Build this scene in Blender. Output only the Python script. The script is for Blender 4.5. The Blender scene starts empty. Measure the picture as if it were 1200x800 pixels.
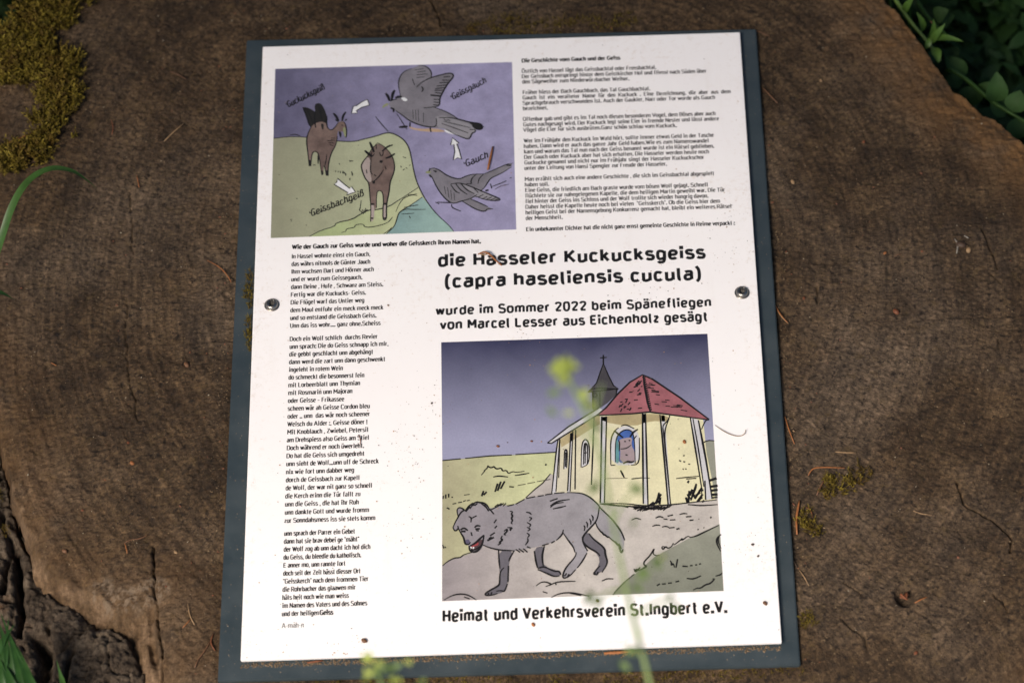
import bpy, bmesh, math, random
import numpy as np
from mathutils import Vector, Matrix
random.seed(7); rng = np.random.default_rng(7)
S = bpy.context.scene
COL = S.collection

# ------------------------------------------------------------------ camera
W0, H0, F = 1200.0, 800.0, 3600.0
SW, SH = .297, .297 * 1.414                       # size of the printed sheet
def rot(a, b, c):
    ca, sa, cb, sb, cc, sc = math.cos(a), math.sin(a), math.cos(b), math.sin(b), math.cos(c), math.sin(c)
    Rx = np.array([[1, 0, 0], [0, ca, -sa], [0, sa, ca]]); Ry = np.array([[cb, 0, sb], [0, 1, 0], [-sb, 0, cb]])
    Rz = np.array([[cc, -sc, 0], [sc, cc, 0], [0, 0, 1]])
    return Rz @ Ry @ Rx
POSE = [-0.5692151, 0.0136142, 0.0315071, -0.0672289, -0.023855, -1.7994257, 127.7242438, -65.7497631]
SX, SY = POSE[6], POSE[7]
R = rot(*POSE[:3]); T = np.array(POSE[3:6])
cam = bpy.data.cameras.new('camera'); cam_o = bpy.data.objects.new('camera', cam); COL.objects.link(cam_o)
M4 = np.eye(4); M4[:3, :3] = R; M4[:3, 3] = T
cam_o.matrix_world = Matrix(np.linalg.inv(M4).tolist())
cam.sensor_width = 36; cam.lens = 36 * F / W0
cam.shift_x = -SX / W0; cam.shift_y = SY / W0
cam.clip_start = .05; cam.clip_end = 100
CAM = -R.T @ T
cam.dof.use_dof = True; cam.dof.aperture_fstop = 7.5
S.camera = cam_o
def P(px, py, z=0.0):                              # point of the horizontal plane z seen at a photo position
    d = R.T @ np.array([(px - 600 - SX) / F, -(py - 400 - SY) / F, -1.0])
    k = (z - CAM[2]) / d[2]
    return CAM + k * d
def P2(px, py, z=0.0):
    q = P(px, py, z); return (q[0], q[1])
VIEW = R.T @ np.array([0, 0, -1.0])
fp = P(600, 470)
cam.dof.focus_distance = float((fp - CAM) @ VIEW)

# ------------------------------------------------------------------ world, sun, exposure
SUN_EL, SUN_AZ = math.radians(50), math.radians(218)   # azimuth clockwise from +Y: light from the lower left
w = bpy.data.worlds.new('World'); S.world = w; w.use_nodes = True
nt = w.node_tree; nt.nodes.clear()
sky = nt.nodes.new('ShaderNodeTexSky'); sky.sky_type = 'NISHITA'; sky.sun_disc = False
sky.sun_elevation = SUN_EL; sky.sun_rotation = SUN_AZ
bg = nt.nodes.new('ShaderNodeBackground'); bg.inputs[1].default_value = .05
wo = nt.nodes.new('ShaderNodeOutputWorld')
nt.links.new(sky.outputs[0], bg.inputs[0]); nt.links.new(bg.outputs[0], wo.inputs[0])
sun = bpy.data.lights.new('sun', 'SUN'); sun.energy = 3.4; sun.angle = math.radians(22); sun.color = (1, .90, .785)
sun_o = bpy.data.objects.new('sun', sun); COL.objects.link(sun_o)
sd = Vector((math.sin(SUN_AZ) * math.cos(SUN_EL), math.cos(SUN_AZ) * math.cos(SUN_EL), math.sin(SUN_EL)))
sun_o.rotation_euler = sd.to_track_quat('Z', 'Y').to_euler(); sun_o.location = sd * 5
S.view_settings.view_transform = 'Standard'; S.view_settings.look = 'None'
S.view_settings.exposure = 1.05; S.view_settings.gamma = 1
S.render.engine = 'CYCLES'

# ------------------------------------------------------------------ helpers
def lin(c): c = c / 255.0; return c / 12.92 if c <= .04045 else ((c + .055) / 1.055) ** 2.4
def ink(r, g, b, paper=(222, 214, 214), a=.78):    # printed colour relative to the paper it is printed on
    c = [a * lin(x) / lin(p) for x, p in zip((r, g, b), paper)]; y = .3 * c[0] + .6 * c[1] + .1 * c[2]
    return tuple(min(.9, x * .67 + y * .33) for x in c)
def link(o, parent=None):
    COL.objects.link(o)
    if parent is not None: o.parent = parent
    return o
def tag(o, label=None, cat=None, group=None, kind=None):
    if label: o['label'] = label
    if cat: o['category'] = cat
    if group: o['group'] = group
    if kind: o['kind'] = kind
    return o
def empty(name, loc=(0, 0, 0)):
    o = bpy.data.objects.new(name, None); o.location = loc; o.empty_display_size = .02; COL.objects.link(o); return o
class MB:
    def __init__(s): s.v = []; s.f = []; s.m = []
    def add(s, vs, fs, m=0):
        n = len(s.v); s.v += [tuple(map(float, v)) for v in vs]; s.f += [tuple(i + n for i in f) for f in fs]; s.m += [m] * len(fs)
    def build(s, name, mats, parent=None, smooth=False):
        me = bpy.data.meshes.new(name); me.from_pydata(s.v, [], s.f)
        for m in (mats if isinstance(mats, (list, tuple)) else [mats]): me.materials.append(m)
        me.polygons.foreach_set('material_index', s.m)
        if smooth: me.polygons.foreach_set('use_smooth', [True] * len(s.f))
        me.update(); return link(bpy.data.objects.new(name, me), parent)
def np_mesh(name, V, Fq, mat, smooth=True, attrs=None, parent=None):
    me = bpy.data.meshes.new(name); k = Fq.shape[1]
    me.vertices.add(len(V)); me.vertices.foreach_set('co', V.astype(np.float32).ravel())
    me.loops.add(Fq.size); me.loops.foreach_set('vertex_index', Fq.astype(np.int32).ravel())
    me.polygons.add(len(Fq)); me.polygons.foreach_set('loop_start', np.arange(0, Fq.size, k, dtype=np.int32))
    me.polygons.foreach_set('use_smooth', np.full(len(Fq), smooth))
    me.materials.append(mat); me.update(calc_edges=True)
    for an, av in (attrs or {}).items():
        a = me.attributes.new(an, 'FLOAT', 'POINT'); a.data.foreach_set('value', av.astype(np.float32).ravel())
    return link(bpy.data.objects.new(name, me), parent)

class NT:                                          # a small material writer
    def __init__(s, name, rough=.6, spec=.4):
        s.mat = bpy.data.materials.new(name); s.mat.use_nodes = True; s.t = s.mat.node_tree
        s.b = s.t.nodes['Principled BSDF']; s.b.inputs['Roughness'].default_value = rough
        s.b.inputs['Specular IOR Level'].default_value = spec
        s.co = s.t.nodes.new('ShaderNodeTexCoord').outputs['Object']
    def n(s, typ, **kw):
        x = s.t.nodes.new(typ)
        for k, v in kw.items(): setattr(x, k, v)
        return x
    def l(s, a, b): s.t.links.new(a, b)
    def mapped(s, scale=(1, 1, 1), loc=(0, 0, 0), rz=0):
        m = s.n('ShaderNodeMapping'); s.l(s.co, m.inputs[0])
        m.inputs['Scale'].default_value = scale; m.inputs['Location'].default_value = loc; m.inputs['Rotation'].default_value = (0, 0, rz)
        return m.outputs[0]
    def noise(s, scale, detail=4, rough=.6, vec=None, dist=0):
        x = s.n('ShaderNodeTexNoise'); s.l(vec or s.co, x.inputs['Vector'])
        x.inputs['Scale'].default_value = scale; x.inputs['Detail'].default_value = detail
        x.inputs['Roughness'].default_value = rough; x.inputs['Distortion'].default_value = dist
        return x.outputs['Fac']
    def ramp(s, fac, stops, interp='LINEAR'):
        r = s.n('ShaderNodeValToRGB'); s.l(fac, r.inputs[0]); e = r.color_ramp; e.interpolation = interp
        while len(e.elements) < len(stops): e.elements.new(.5)
        for el, (p, c) in zip(e.elements, stops):
            el.position = p; el.color = (*c, 1) if isinstance(c, tuple) else (c, c, c, 1)
        return r.outputs[0]
    def mix(s, fac, a, b, mode='MIX'):
        x = s.n('ShaderNodeMix', data_type='RGBA', blend_type=mode)
        for i, v in ((0, fac), (6, a), (7, b)):
            if isinstance(v, (int, float)): x.inputs[i].default_value = v
            elif isinstance(v, tuple): x.inputs[i].default_value = (*v, 1)
            else: s.l(v, x.inputs[i])
        return x.outputs[2]
    def math(s, op, a, b=0.0):
        x = s.n('ShaderNodeMath', operation=op)
        for i, v in ((0, a), (1, b)):
            if isinstance(v, (int, float)): x.inputs[i].default_value = v
            else: s.l(v, x.inputs[i])
        return x.outputs[0]
    def attr(s, name):
        return s.n('ShaderNodeAttribute', attribute_name=name).outputs['Fac']
    def bump(s, h, strength=.5, dist=.001, prev=None):
        x = s.n('ShaderNodeBump'); x.inputs['Strength'].default_value = strength; x.inputs['Distance'].default_value = dist
        s.l(h, x.inputs['Height'])
        if prev: s.l(prev, x.inputs['Normal'])
        return x.outputs[0]
    def color(s, c):
        if isinstance(c, tuple): s.b.inputs['Base Color'].default_value = (*c, 1)
        else: s.l(c, s.b.inputs['Base Color'])
    def normal(s, x): s.l(x, s.b.inputs['Normal'])

def simple(name, c, rough=.6, var=.25, scale=60, spec=.4, bump=0, metal=0, transl=0):
    m = NT(name, rough, spec)
    f = m.noise(scale, 4, .6)
    m.color(m.mix(m.ramp(f, [(.3, 0.0), (.7, 1.0)]), tuple(x * (1 - var) for x in c), tuple(min(.95, x * (1 + var)) for x in c)))
    if bump: m.normal(m.bump(m.noise(scale * 6, 3), bump, .0008))
    m.b.inputs['Metallic'].default_value = metal
    if transl:
        m.b.inputs['Subsurface Weight'].default_value = 0
        tr = m.n('ShaderNodeBsdfTranslucent'); tr.inputs[0].default_value = (*[min(1, x * 1.6) for x in c], 1)
        mx = m.n('ShaderNodeMixShader'); mx.inputs[0].default_value = transl
        m.l(m.b.outputs[0], mx.inputs[1]); m.l(tr.outputs[0], mx.inputs[2])
        m.l(mx.outputs[0], m.t.nodes['Material Output'].inputs[0])
    return m.mat
def printed(name, c, var=.06, c2=None, axis=None, rough=.38):
    """ink on the laminated sheet: watercolour mottling; c2/axis = a wash running from colour c to c2"""
    m = NT(name, rough, .35)
    base = c
    if c2:
        ax, lo, hi = axis
        sp = m.n('ShaderNodeSeparateXYZ'); m.l(m.co, sp.inputs[0])
        t = m.n('ShaderNodeMapRange'); m.l(sp.outputs[ax], t.inputs[0]); t.inputs[1].default_value = lo; t.inputs[2].default_value = hi
        wob = m.math('ADD', t.outputs[0], m.math('MULTIPLY', m.math('SUBTRACT', m.noise(28, 3), .5), .28))
        base = m.mix(m.ramp(wob, [(0, 0.0), (1, 1.0)]), c, c2)
    f = m.noise(70, 5, .65); g = m.noise(900, 2, .5)
    k = m.ramp(f, [(.3, 1 - var * 2), (.7, 1 + var)])
    r = m.mix(1.0, base, k, 'MULTIPLY')
    r = m.mix(1.0, r, m.ramp(g, [(.3, .9), (.7, 1.0)]), 'MULTIPLY')
    m.color(r); return m.mat

# ------------------------------------------------------------------ value noise in numpy
def vnoise(x, y, scale, seed=0):
    r = np.random.default_rng(seed); n = 257
    g = r.random((n, n)); u = x * scale; v = y * scale
    iu = np.floor(u).astype(int); iv = np.floor(v).astype(int); fu = u - iu; fv = v - iv
    fu = fu * fu * (3 - 2 * fu); fv = fv * fv * (3 - 2 * fv); iu %= 256; iv %= 256
    return (g[iu, iv] * (1 - fu) + g[iu + 1, iv] * fu) * (1 - fv) + (g[iu, iv + 1] * (1 - fu) + g[iu + 1, iv + 1] * fu) * fv - .5
def fbm(x, y, scale, oct=4, seed=0, gain=.5):
    return sum(vnoise(x + 3.1 * i, y - 1.7 * i, scale * 2 ** i, seed + i) * gain ** i for i in range(oct))
def seg_dist(x, y, pts):
    d = np.full(x.shape, 1e9)
    for (ax, ay), (bx, by) in zip(pts[:-1], pts[1:]):
        vx, vy = bx - ax, by - ay; L = vx * vx + vy * vy + 1e-12
        t = np.clip(((x - ax) * vx + (y - ay) * vy) / L, 0, 1)
        d = np.minimum(d, np.hypot(x - ax - t * vx, y - ay - t * vy))
    return d
def inside(x, y, poly):
    r = np.zeros(x.shape, bool); n = len(poly)
    for i in range(n):
        (ax, ay), (bx, by) = poly[i], poly[(i + 1) % n]
        if ay == by: continue
        c = ((ay > y) != (by > y)) & (x < (bx - ax) * (y - ay) / (by - ay) + ax)
        r ^= c
    return r
def sdf(x, y, poly):                               # negative inside
    d = seg_dist(x, y, list(poly) + [poly[0]]); return np.where(inside(x, y, poly), -d, d)
def smooth01(t): t = np.clip(t, 0, 1); return t * t * (3 - 2 * t)
def px(pts, z): return [P2(a, b, z) for a, b in pts]

# ------------------------------------------------------------------ ground
ZW = -.0080                                        # the sawn top of the stump; z=0 is the face of the sheet
GZ = -.34
def ground_mat():
    m = NT('soil', .9, .2); a = m.noise(30, 6, .65); b = m.noise(260, 4, .7)
    c = m.ramp(a, [(.3, (.018, .014, .009)), (.55, (.04, .031, .019)), (.75, (.03, .038, .014))])
    m.color(m.mix(.5, c, m.ramp(b, [(.3, .3), (.7, 1.4)]), 'MULTIPLY')); m.normal(m.bump(b, .8, .01)); return m.mat
xs = np.concatenate([-np.geomspace(40, 1.6, 14), np.linspace(-1.5, 1.5, 90), np.geomspace(1.6, 40, 14)])
X, Y = np.meshgrid(xs, xs, indexing='ij'); n = len(xs)
Z = GZ + fbm(X, Y, 3, 4, 5) * .05
idx = np.arange(n * n).reshape(n, n)
Q = np.stack([idx[:-1, :-1], idx[1:, :-1], idx[1:, 1:], idx[:-1, 1:]], -1).reshape(-1, 4)
tag(np_mesh('ground', np.stack([X, Y, Z], -1).reshape(-1, 3), Q, ground_mat()), kind='structure')

# ------------------------------------------------------------------ tree stump
outline_px = [(40, -2), (18, 22), (2, 44), (-30, 60), (-55, 140), (-62, 250), (-50, 360), (-30, 440), (-6, 500), (2, 514), (9, 540), (17, 575), (29, 611),
              (41, 640), (53, 662), (71, 677), (96, 689), (118, 698), (137, 712), (152, 709), (168, 703), (182, 698), (184.5, 740), (190, 772), (193, 800), (196, 830),
              (330, 905), (560, 960), (820, 965), (1060, 930), (1230, 860), (1330, 740), (1370, 600), (1365, 450), (1330, 330), (1275, 240),
              (1235, 195), (1200, 168), (1182, 152), (1165, 139), (1150, 133), (1131, 112), (1118, 103), (1106, 84), (1094, 72), (1083, 52), (1068, 38), (1058, 20), (1042, 2),
              (1020, -30), (960, -80), (820, -130), (620, -150), (400, -130), (220, -90), (110, -45)]
OUT = px(outline_px, ZW)
# a notch torn out of the edge at the lower left: a fresh pale slope falls from this lip
notch = px([(10, 560), (60, 560), (100, 620), (150, 650), (181, 660), (182, 698), (184.5, 740), (190, 772), (193, 800), (196, 830), (190, 850), (120, 850), (60, 760), (30, 690)], ZW)
cracks = [([(153, 225), (154, 262), (153, 282), (156, 303)], .62, 3.5), ([(149, 352), (147, 395), (150, 425), (154, 448), (158, 470), (162, 492)], .66, 3.5),
          ([(179, 640), (179, 670), (182, 700), (184.5, 740), (190, 772), (193, 810)], 1.1, 8), ([(1121, 563), (1129, 590), (1147, 602), (1169, 615), (1184, 628), (1182, 646)], 1.0, 5),
          ([(1153, 268), (1158, 285), (1167, 302), (1170, 314)], 1.0, 4), ([(1160, 318), (1176, 334)], .7, 3), ([(956, 335), (959, 354)], .9, 4), ([(1168, 396), (1172, 410)], .8, 3),
          ([(505, 0), (512, 14), (516, 30)], .9, 5), ([(990, 682), (1003, 693), (1012, 701)], .8, 3), ([(985, 722), (1000, 736), (1013, 747), (1019, 765)], .8, 3),
          ([(1163, 695), (1175, 705), (1180, 718)], .8, 3), ([(1072, 715), (1085, 725), (1098, 738)], .6, 2), ([(1140, 560), (1152, 590)], .5, 2), ([(205, 500), (222, 512)], .5, 2),
          ([(60, 300), (90, 304), (130, 301)], .45, 1.5), ([(890, 306), (925, 303), (960, 309), (1012, 305), (1050, 303)], .45, 1.5), ([(880, 520), (930, 528), (1000, 520)], .4, 1.5),
          ([(1000, 440), (1010, 430), (1040, 426)], .4, 1.5), ([(60, 560), (90, 566), (120, 562), (150, 568)], .45, 1.5)]
for k in range(60):                                # short checks between the fibres
    a, b = random.uniform(10, 1190), random.uniform(20, 790); L = random.uniform(4, 18); s_ = random.choice([-1, 1])
    cracks.append(([(a, b), (a + L * .6, b + random.uniform(-2, 2)), (a + L, b + random.uniform(-3, 3))], random.uniform(.25, .5), random.uniform(.7, 1.8)))
plate_px = [(289, 47), (886, 34), (938, 779), (255, 798)]
step = .00075
x0, y0 = P2(-10, 805, ZW - .03); x1, _ = P2(1215, 805, ZW); xa, y1 = P2(-10, -12, ZW); xb, _ = P2(1215, -12, ZW)
x0 = min(x0, xa) - .004; x1 = max(x1, xb) + .004; y0 -= .004
gx = np.concatenate([np.arange(x0 - .12, x0, .004), np.arange(x0, x1, step), np.arange(x1, x1 + .12, .004)])
gy = np.concatenate([np.arange(y0 - .12, y0, .004), np.arange(y0, y1, step), np.arange(y1, y1 + .12, .004)])
X, Y = np.meshgrid(gx, gy, indexing='ij')
x_f, y_f = X.ravel(), Y.ravel()
RC = P2(640, 300, ZW)
rad = np.hypot(X - RC[0], (Y - RC[1]) * .9) + .006 * fbm(X, Y, 12, 3, 31)
ang = np.arctan2(Y - RC[1], X - RC[0])
Z = ZW + .0016 * fbm(X, Y, 14, 3, 2) + .0006 * fbm(X, Y, 90, 4, 9, .6)
Z += .00007 * np.sin(rad * 2 * math.pi / .0046) * (1 + 1.5 * vnoise(X, Y, 18, 3)); Z += .0007 * vnoise(rad * 1.0, ang * .004, 330, 92)           # growth rings
Z += .00006 * np.sin(Y * 2 * math.pi / .0037 + 9 * vnoise(X, Y, 4, 8)) * (.4 + 2 * vnoise(X, Y, 9, 14))   # chain saw marks
Z += .0011 * fbm(X, Y, 330, 2, 33) * (.5 + vnoise(X, Y, 25, 34)); Z += .0007 * vnoise(x_f.reshape(X.shape) * 1.0, Y * 2.6, 420, 12) + .0006 * vnoise(X, Y, 520, 22)
hole = P2(1060, 697, ZW); dh = np.hypot(X - hole[0], (Y - hole[1]) * .8)
Z -= .007 * np.exp(-(dh / .0052) ** 4)
for pts, wd, dp in cracks:
    pp = px(pts, ZW); bx = [p[0] for p in pp]; by = [p[1] for p in pp]
    i0, i1 = np.searchsorted(gx, [min(bx) - .006, max(bx) + .006]); j0, j1 = np.searchsorted(gy, [min(by) - .006, max(by) + .006])
    if i1 <= i0 or j1 <= j0: continue
    sx_, sy_ = X[i0:i1, j0:j1], Y[i0:i1, j0:j1]
    d = seg_dist(sx_ + .0022 * fbm(sx_, sy_, 130, 3, 5), sy_ + .0022 * fbm(sx_, sy_, 130, 3, 6), pp)
    Z[i0:i1, j0:j1] -= dp * .0008 * np.exp(-(d / (wd * .00048)) ** 2)
jit = .0035 * fbm(X, Y, 70, 3, 40)
D = sdf(X, Y, OUT) + jit * .6
N_ = sdf(X + .005 * fbm(X, Y, 55, 3, 66), Y + .005 * fbm(X, Y, 55, 3, 67), notch)
E_ = np.clip(D, 0, None)
Z -= smooth01((D + .012) / .012) * .0022; Z += smooth01((D + .03) / .03) * (.0022 * fbm(X, Y, 95, 4, 88, .6))
Zb = Z.copy(); Z -= E_ * 3.2                                                                               # the edge falls away
fresh = smooth01((.0015 - N_) / .003) * smooth01((D + .003 + .006 * fbm(X, Y, 200, 3, 53)) / .005)
slope = .80 * E_
Zn = Zb - slope - smooth01(E_ / .004) * .001 + smooth01(E_ / .008) * (.0030 * fbm(X * .7, Y, 70, 5, 51, .6) - .0026 * np.abs(fbm(X, Y * .4, 170, 3, 52)))
Z = np.where((N_ < 0) & (D > 0), np.maximum(Z, Zn * smooth01(-N_ / .006) + Z * (1 - smooth01(-N_ / .006))), Z)
Z = np.clip(Z, ZW - .06, None)
lipd = seg_dist(X, Y, px([(120, 690), (137, 706), (150, 700), (170, 694), (184, 690)], ZW))
pale = np.clip(smooth01(1 - lipd / .011) * (fbm(X, Y, 330, 4, 77, .8) * 2.6 + .25), 0, .75); Z += smooth01(1 - lipd / .011) * .0035 * fbm(X, Y, 170, 4, 77)
keep = D < .02
PL = px(plate_px, ZW); pin = sdf(X, Y, PL) < -.012
kc = (keep & ~pin)
cell = kc[:-1, :-1] | kc[1:, 1:] | kc[1:, :-1] | kc[:-1, 1:]
nx, ny = X.shape; idx = np.arange(nx * ny).reshape(nx, ny)
Q = np.stack([idx[:-1, :-1], idx[1:, :-1], idx[1:, 1:], idx[:-1, 1:]], -1)[cell]
used, inv = np.unique(Q, return_inverse=True); Q = inv.reshape(Q.shape)
V = np.stack([X, Y, Z], -1).reshape(-1, 3)[used]
fr = np.clip(fresh, 0, 1).ravel()[used]; pa = pale.ravel()[used]; ed = (smooth01(1 + D / .055) * (.35 + .65 * smooth01((X + .12) / .15))).ravel()[used]; ra = rad.ravel()[used]; an_ = (ang + 6 * (fbm(X, Y, 10, 2, 90) * .012)).ravel()[used]
def wood_mat():
    m = NT('weathered_sawn_wood', .82, .3)
    big = m.noise(7, 5, .62); med = m.noise(38, 6, .68, dist=.6)
    grain = m.noise(1, 6, .72, m.mapped((210, 470, 300), rz=.12), dist=.9); grain2 = m.noise(1, 5, .7, m.mapped((620, 170, 300)))
    speck = m.noise(520, 3, .75)
    def polar(kr, ka):
        cx = m.n('ShaderNodeCombineXYZ'); m.l(m.math('MULTIPLY', m.attr('ring'), kr), cx.inputs[0]); m.l(m.math('MULTIPLY', m.attr('turn'), ka), cx.inputs[1]); return cx.outputs[0]
    rings = m.noise(1, 4, .6, polar(330, 5)); rays = m.noise(1, 6, .75, polar(260, 150)); rays2 = m.noise(1, 4, .7, polar(90, 190))
    wv = m.n('ShaderNodeTexWave', wave_type='RINGS', rings_direction='SPHERICAL'); m.l(m.mapped((1, .9, .02), (-RC[0], -RC[1] * .9, 0)), wv.inputs[0])
    wv.inputs['Scale'].default_value = 52; wv.inputs['Distortion'].default_value = 5; wv.inputs['Detail'].default_value = 4; wv.inputs['Detail Scale'].default_value = 1.4
    c = m.ramp(med, [(.26, (.022, .013, .0065)), (.44, (.044, .0275, .0145)), (.58, (.072, .047, .026)), (.76, (.125, .086, .050))])
    c = m.mix(m.ramp(big, [(.46, 0.0), (.66, .6)]), c, (.150, .116, .088))
    c = m.mix(.35, c, m.ramp(grain, [(.28, .25), (.5, .95), (.72, 1.9)]), 'MULTIPLY')
    c = m.mix(.8, c, m.ramp(m.noise(330, 5, .8), [(.32, .35), (.5, .95), (.68, 1.8)]), 'MULTIPLY')
    c = m.mix(.10, c, m.ramp(grain2, [(.3, .4), (.7, 1.6)]), 'MULTIPLY')
    c = m.mix(.5, c, m.ramp(rings, [(.36, .5), (.5, 1.0), (.64, 1.6)]), 'MULTIPLY')
    c = m.mix(.3, c, m.ramp(m.noise(1, 2, .5, polar(38, 2.2)), [(.36, .6), (.5, 1.0), (.64, 1.45)]), 'MULTIPLY')
    c = m.mix(.85, c, m.ramp(rays, [(.33, .4), (.5, 1.0), (.68, 1.7)]), 'MULTIPLY')
    c = m.mix(m.ramp(rays2, [(.30, .85), (.38, 0.0)]), c, (.012, .007, .004))
    c = m.mix(1.0, c, (1.0, .92, .81), 'MULTIPLY')
    c = m.mix(m.ramp(m.noise(120, 5, .7), [(.56, 0.0), (.7, .55)]), c, (.105, .066, .024))
    c = m.mix(m.ramp(speck, [(.62, 0.0), (.72, .8)]), c, (.20, .135, .075))
    c = m.mix(m.ramp(m.noise(260, 4, .7), [(.34, .9), (.44, 0.0)]), c, (.010, .006, .004))
    edge = m.math('MULTIPLY', m.attr('edge'), m.ramp(m.noise(45, 5, .7), [(.28, 0.0), (.56, 1.0)]))
    c = m.mix(edge, c, m.mix(m.noise(150, 5, .75), (.030, .015, .006), (.27, .135, .045)))
    fw = m.mix(m.ramp(m.noise(1, 6, .65, m.mapped((150, 36, 90), rz=.6)), [(.3, 0.0), (.7, 1.0)]), (.060, .030, .012), (.28, .180, .105))
    fw = m.mix(m.ramp(m.noise(60, 5, .7), [(.4, 0.0), (.6, .7)]), fw, (.075, .042, .016)); fw = m.mix(.7, fw, m.ramp(m.noise(400, 4, .75), [(.3, .5), (.7, 1.5)]), 'MULTIPLY')
    c = m.mix(m.attr('fresh'), c, fw)
    c = m.mix(m.attr('pale'), c, m.mix(m.noise(700, 4, .8), (.06, .04, .025), (.34, .25, .17)))
    m.color(c)
    b = m.bump(rays, .8, .0016)
    b = m.bump(rings, .5, .0012, b)
    b = m.bump(m.noise(1500, 3, .7), .5, .0006, b)
    b = m.bump(m.noise(160, 6, .75), .8, .003, b)
    m.normal(b); return m.mat
WOOD = wood_mat()
stump = empty('tree_stump', (0, 0, GZ)); tag(stump, 'broad weathered tree stump with a dark brown sawn top carrying the board', 'tree stump')
def shift(o): o.location = (0, 0, -GZ); return o
shift(np_mesh('sawn_face', V, Q, WOOD, True, {'fresh': fr, 'pale': pa, 'edge': ed, 'ring': ra, 'turn': an_}, stump))
# side of the stump
def bark_mat():
    m = NT('rough_bark', .9, .2)
    a = m.noise(55, 6, .7, dist=.5); b = m.noise(240, 5, .75); l = m.noise(42, 5, .72)
    c = m.ramp(a, [(.3, (.034, .023, .015)), (.5, (.110, .080, .056)), (.7, (.21, .160, .112))])
    c = m.mix(.7, c, m.ramp(b, [(.3, .35), (.7, 1.7)]), 'MULTIPLY')
    c = m.mix(m.ramp(l, [(.58, 0.0), (.68, .6)]), c, (.16, .135, .105))
    c = m.mix(m.ramp(m.noise(30, 5, .7), [(.6, 0.0), (.72, .7)]), c, (.10, .042, .014))
    m.color(c); m.normal(m.bump(m.noise(900, 4, .75), .7, .0015, m.bump(b, 1.0, .005, m.bump(a, .6, .006)))); return m.mat
BARK = bark_mat()
out_c = np.array(OUT); K = 260
t = np.linspace(0, len(out_c), K, endpoint=False); i = t.astype(int); f_ = (t - i)[:, None]
ring = out_c[i] * (1 - f_) + out_c[(i + 1) % len(out_c)] * f_
cen = ring.mean(0); rows = []
for k, zz in enumerate(np.linspace(ZW - .012, GZ - .02, 26)):
    u = k / 25; dirv = (ring - cen) / np.linalg.norm(ring - cen, axis=1)[:, None]
    aa = np.arctan2(dirv[:, 1], dirv[:, 0])
    off = -.004 + .010 * fbm(aa * .9, np.full(K, zz), 14, 3, 61) + .006 * np.abs(np.sin(aa * 34 + 3 * vnoise(aa, np.full(K, zz), 6, 4))) + .05 * u ** 3
    q = ring + dirv * off[:, None]; rows.append(np.c_[q, np.full(K, zz)])
V2 = np.concatenate(rows); ii = np.arange(26 * K).reshape(26, K)
Q2 = np.stack([ii[:-1], np.roll(ii[:-1], -1, 1), np.roll(ii[1:], -1, 1), ii[1:]], -1).reshape(-1, 4)
shift(np_mesh('stump_side', V2, Q2, BARK, True, None, stump))
# the loose slab of bark at the lower left
BZ = ZW - .006
bark_px = [(-60, 470), (-12, 500), (2, 545), (8, 585), (16, 620), (24, 642), (38, 663), (50, 683), (66, 693), (86, 712), (108, 727), (122, 737), (148, 745), (154, 763), (170, 790), (174, 812),
           (180, 870), (60, 900), (-40, 870), (-90, 700), (-110, 560)]
BP = px(bark_px, BZ)
bx0, by0 = min(p[0] for p in BP) - .01, min(p[1] for p in BP) - .01; bx1, by1 = max(p[0] for p in BP) + .01, max(p[1] for p in BP) + .01
hx = np.arange(bx0, bx1, .0009); hy = np.arange(by0, by1, .0009); X, Y = np.meshgrid(hx, hy, indexing='ij')
wx = X + .004 * vnoise(X, Y, 90, 1); wy = Y + .004 * vnoise(X, Y, 90, 2)
r_ = 1 - np.abs(fbm(wx, wy * .7, 34, 4, 71)) * 3.0; r2 = 1 - np.abs(fbm(wx, wy, 95, 3, 75)) * 3
Z = BZ + .0045 * fbm(X, Y, 24, 3, 72) - .0035 * np.clip(r_ - .84, 0, 1) / .16 - .0030 * np.clip(r2 - .7, 0, 1) + .0034 * fbm(wx, wy, 150, 4, 73, .75) - .0026 * np.abs(fbm(wx, wy, 300, 2, 79)) + .0012 * vnoise(X, Y, 700, 80)
for pts, wd, dp in [([(14, 640), (20, 655), (24, 668), (20, 700), (24, 720), (20, 742)], 2.4, 16), ([(44, 748), (50, 768), (50, 800), (48, 830)], 4.5, 18), ([(84, 762), (80, 778), (78, 800)], 2, 8),
                    ([(94, 742), (104, 736), (112, 730)], 1.3, 5), ([(60, 735), (56, 750), (50, 760)], 1.8, 7), ([(4, 600), (8, 640), (2, 690)], 1.8, 8)]:
    Z -= dp * .001 * np.exp(-(seg_dist(wx, wy, px(pts, BZ)) / (wd * .0009)) ** 2)
D = sdf(X, Y, BP) + .004 * fbm(X, Y, 80, 3, 74)
Z -= smooth01((D + .010) / .010) ** 2 * .004 + np.clip(D, 0, None) * 4 + 0
kc = D < .009; cell = kc[:-1, :-1] & kc[1:, 1:] & kc[1:, :-1] & kc[:-1, 1:]
nx, ny = X.shape; idx = np.arange(nx * ny).reshape(nx, ny)
Q = np.stack([idx[:-1, :-1], idx[1:, :-1], idx[1:, 1:], idx[:-1, 1:]], -1)[cell]
used, inv = np.unique(Q, return_inverse=True)
shift(np_mesh('bark_slab', np.stack([X, Y, Z], -1).reshape(-1, 3)[used], inv.reshape(Q.shape), BARK, True, None, stump))

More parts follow.
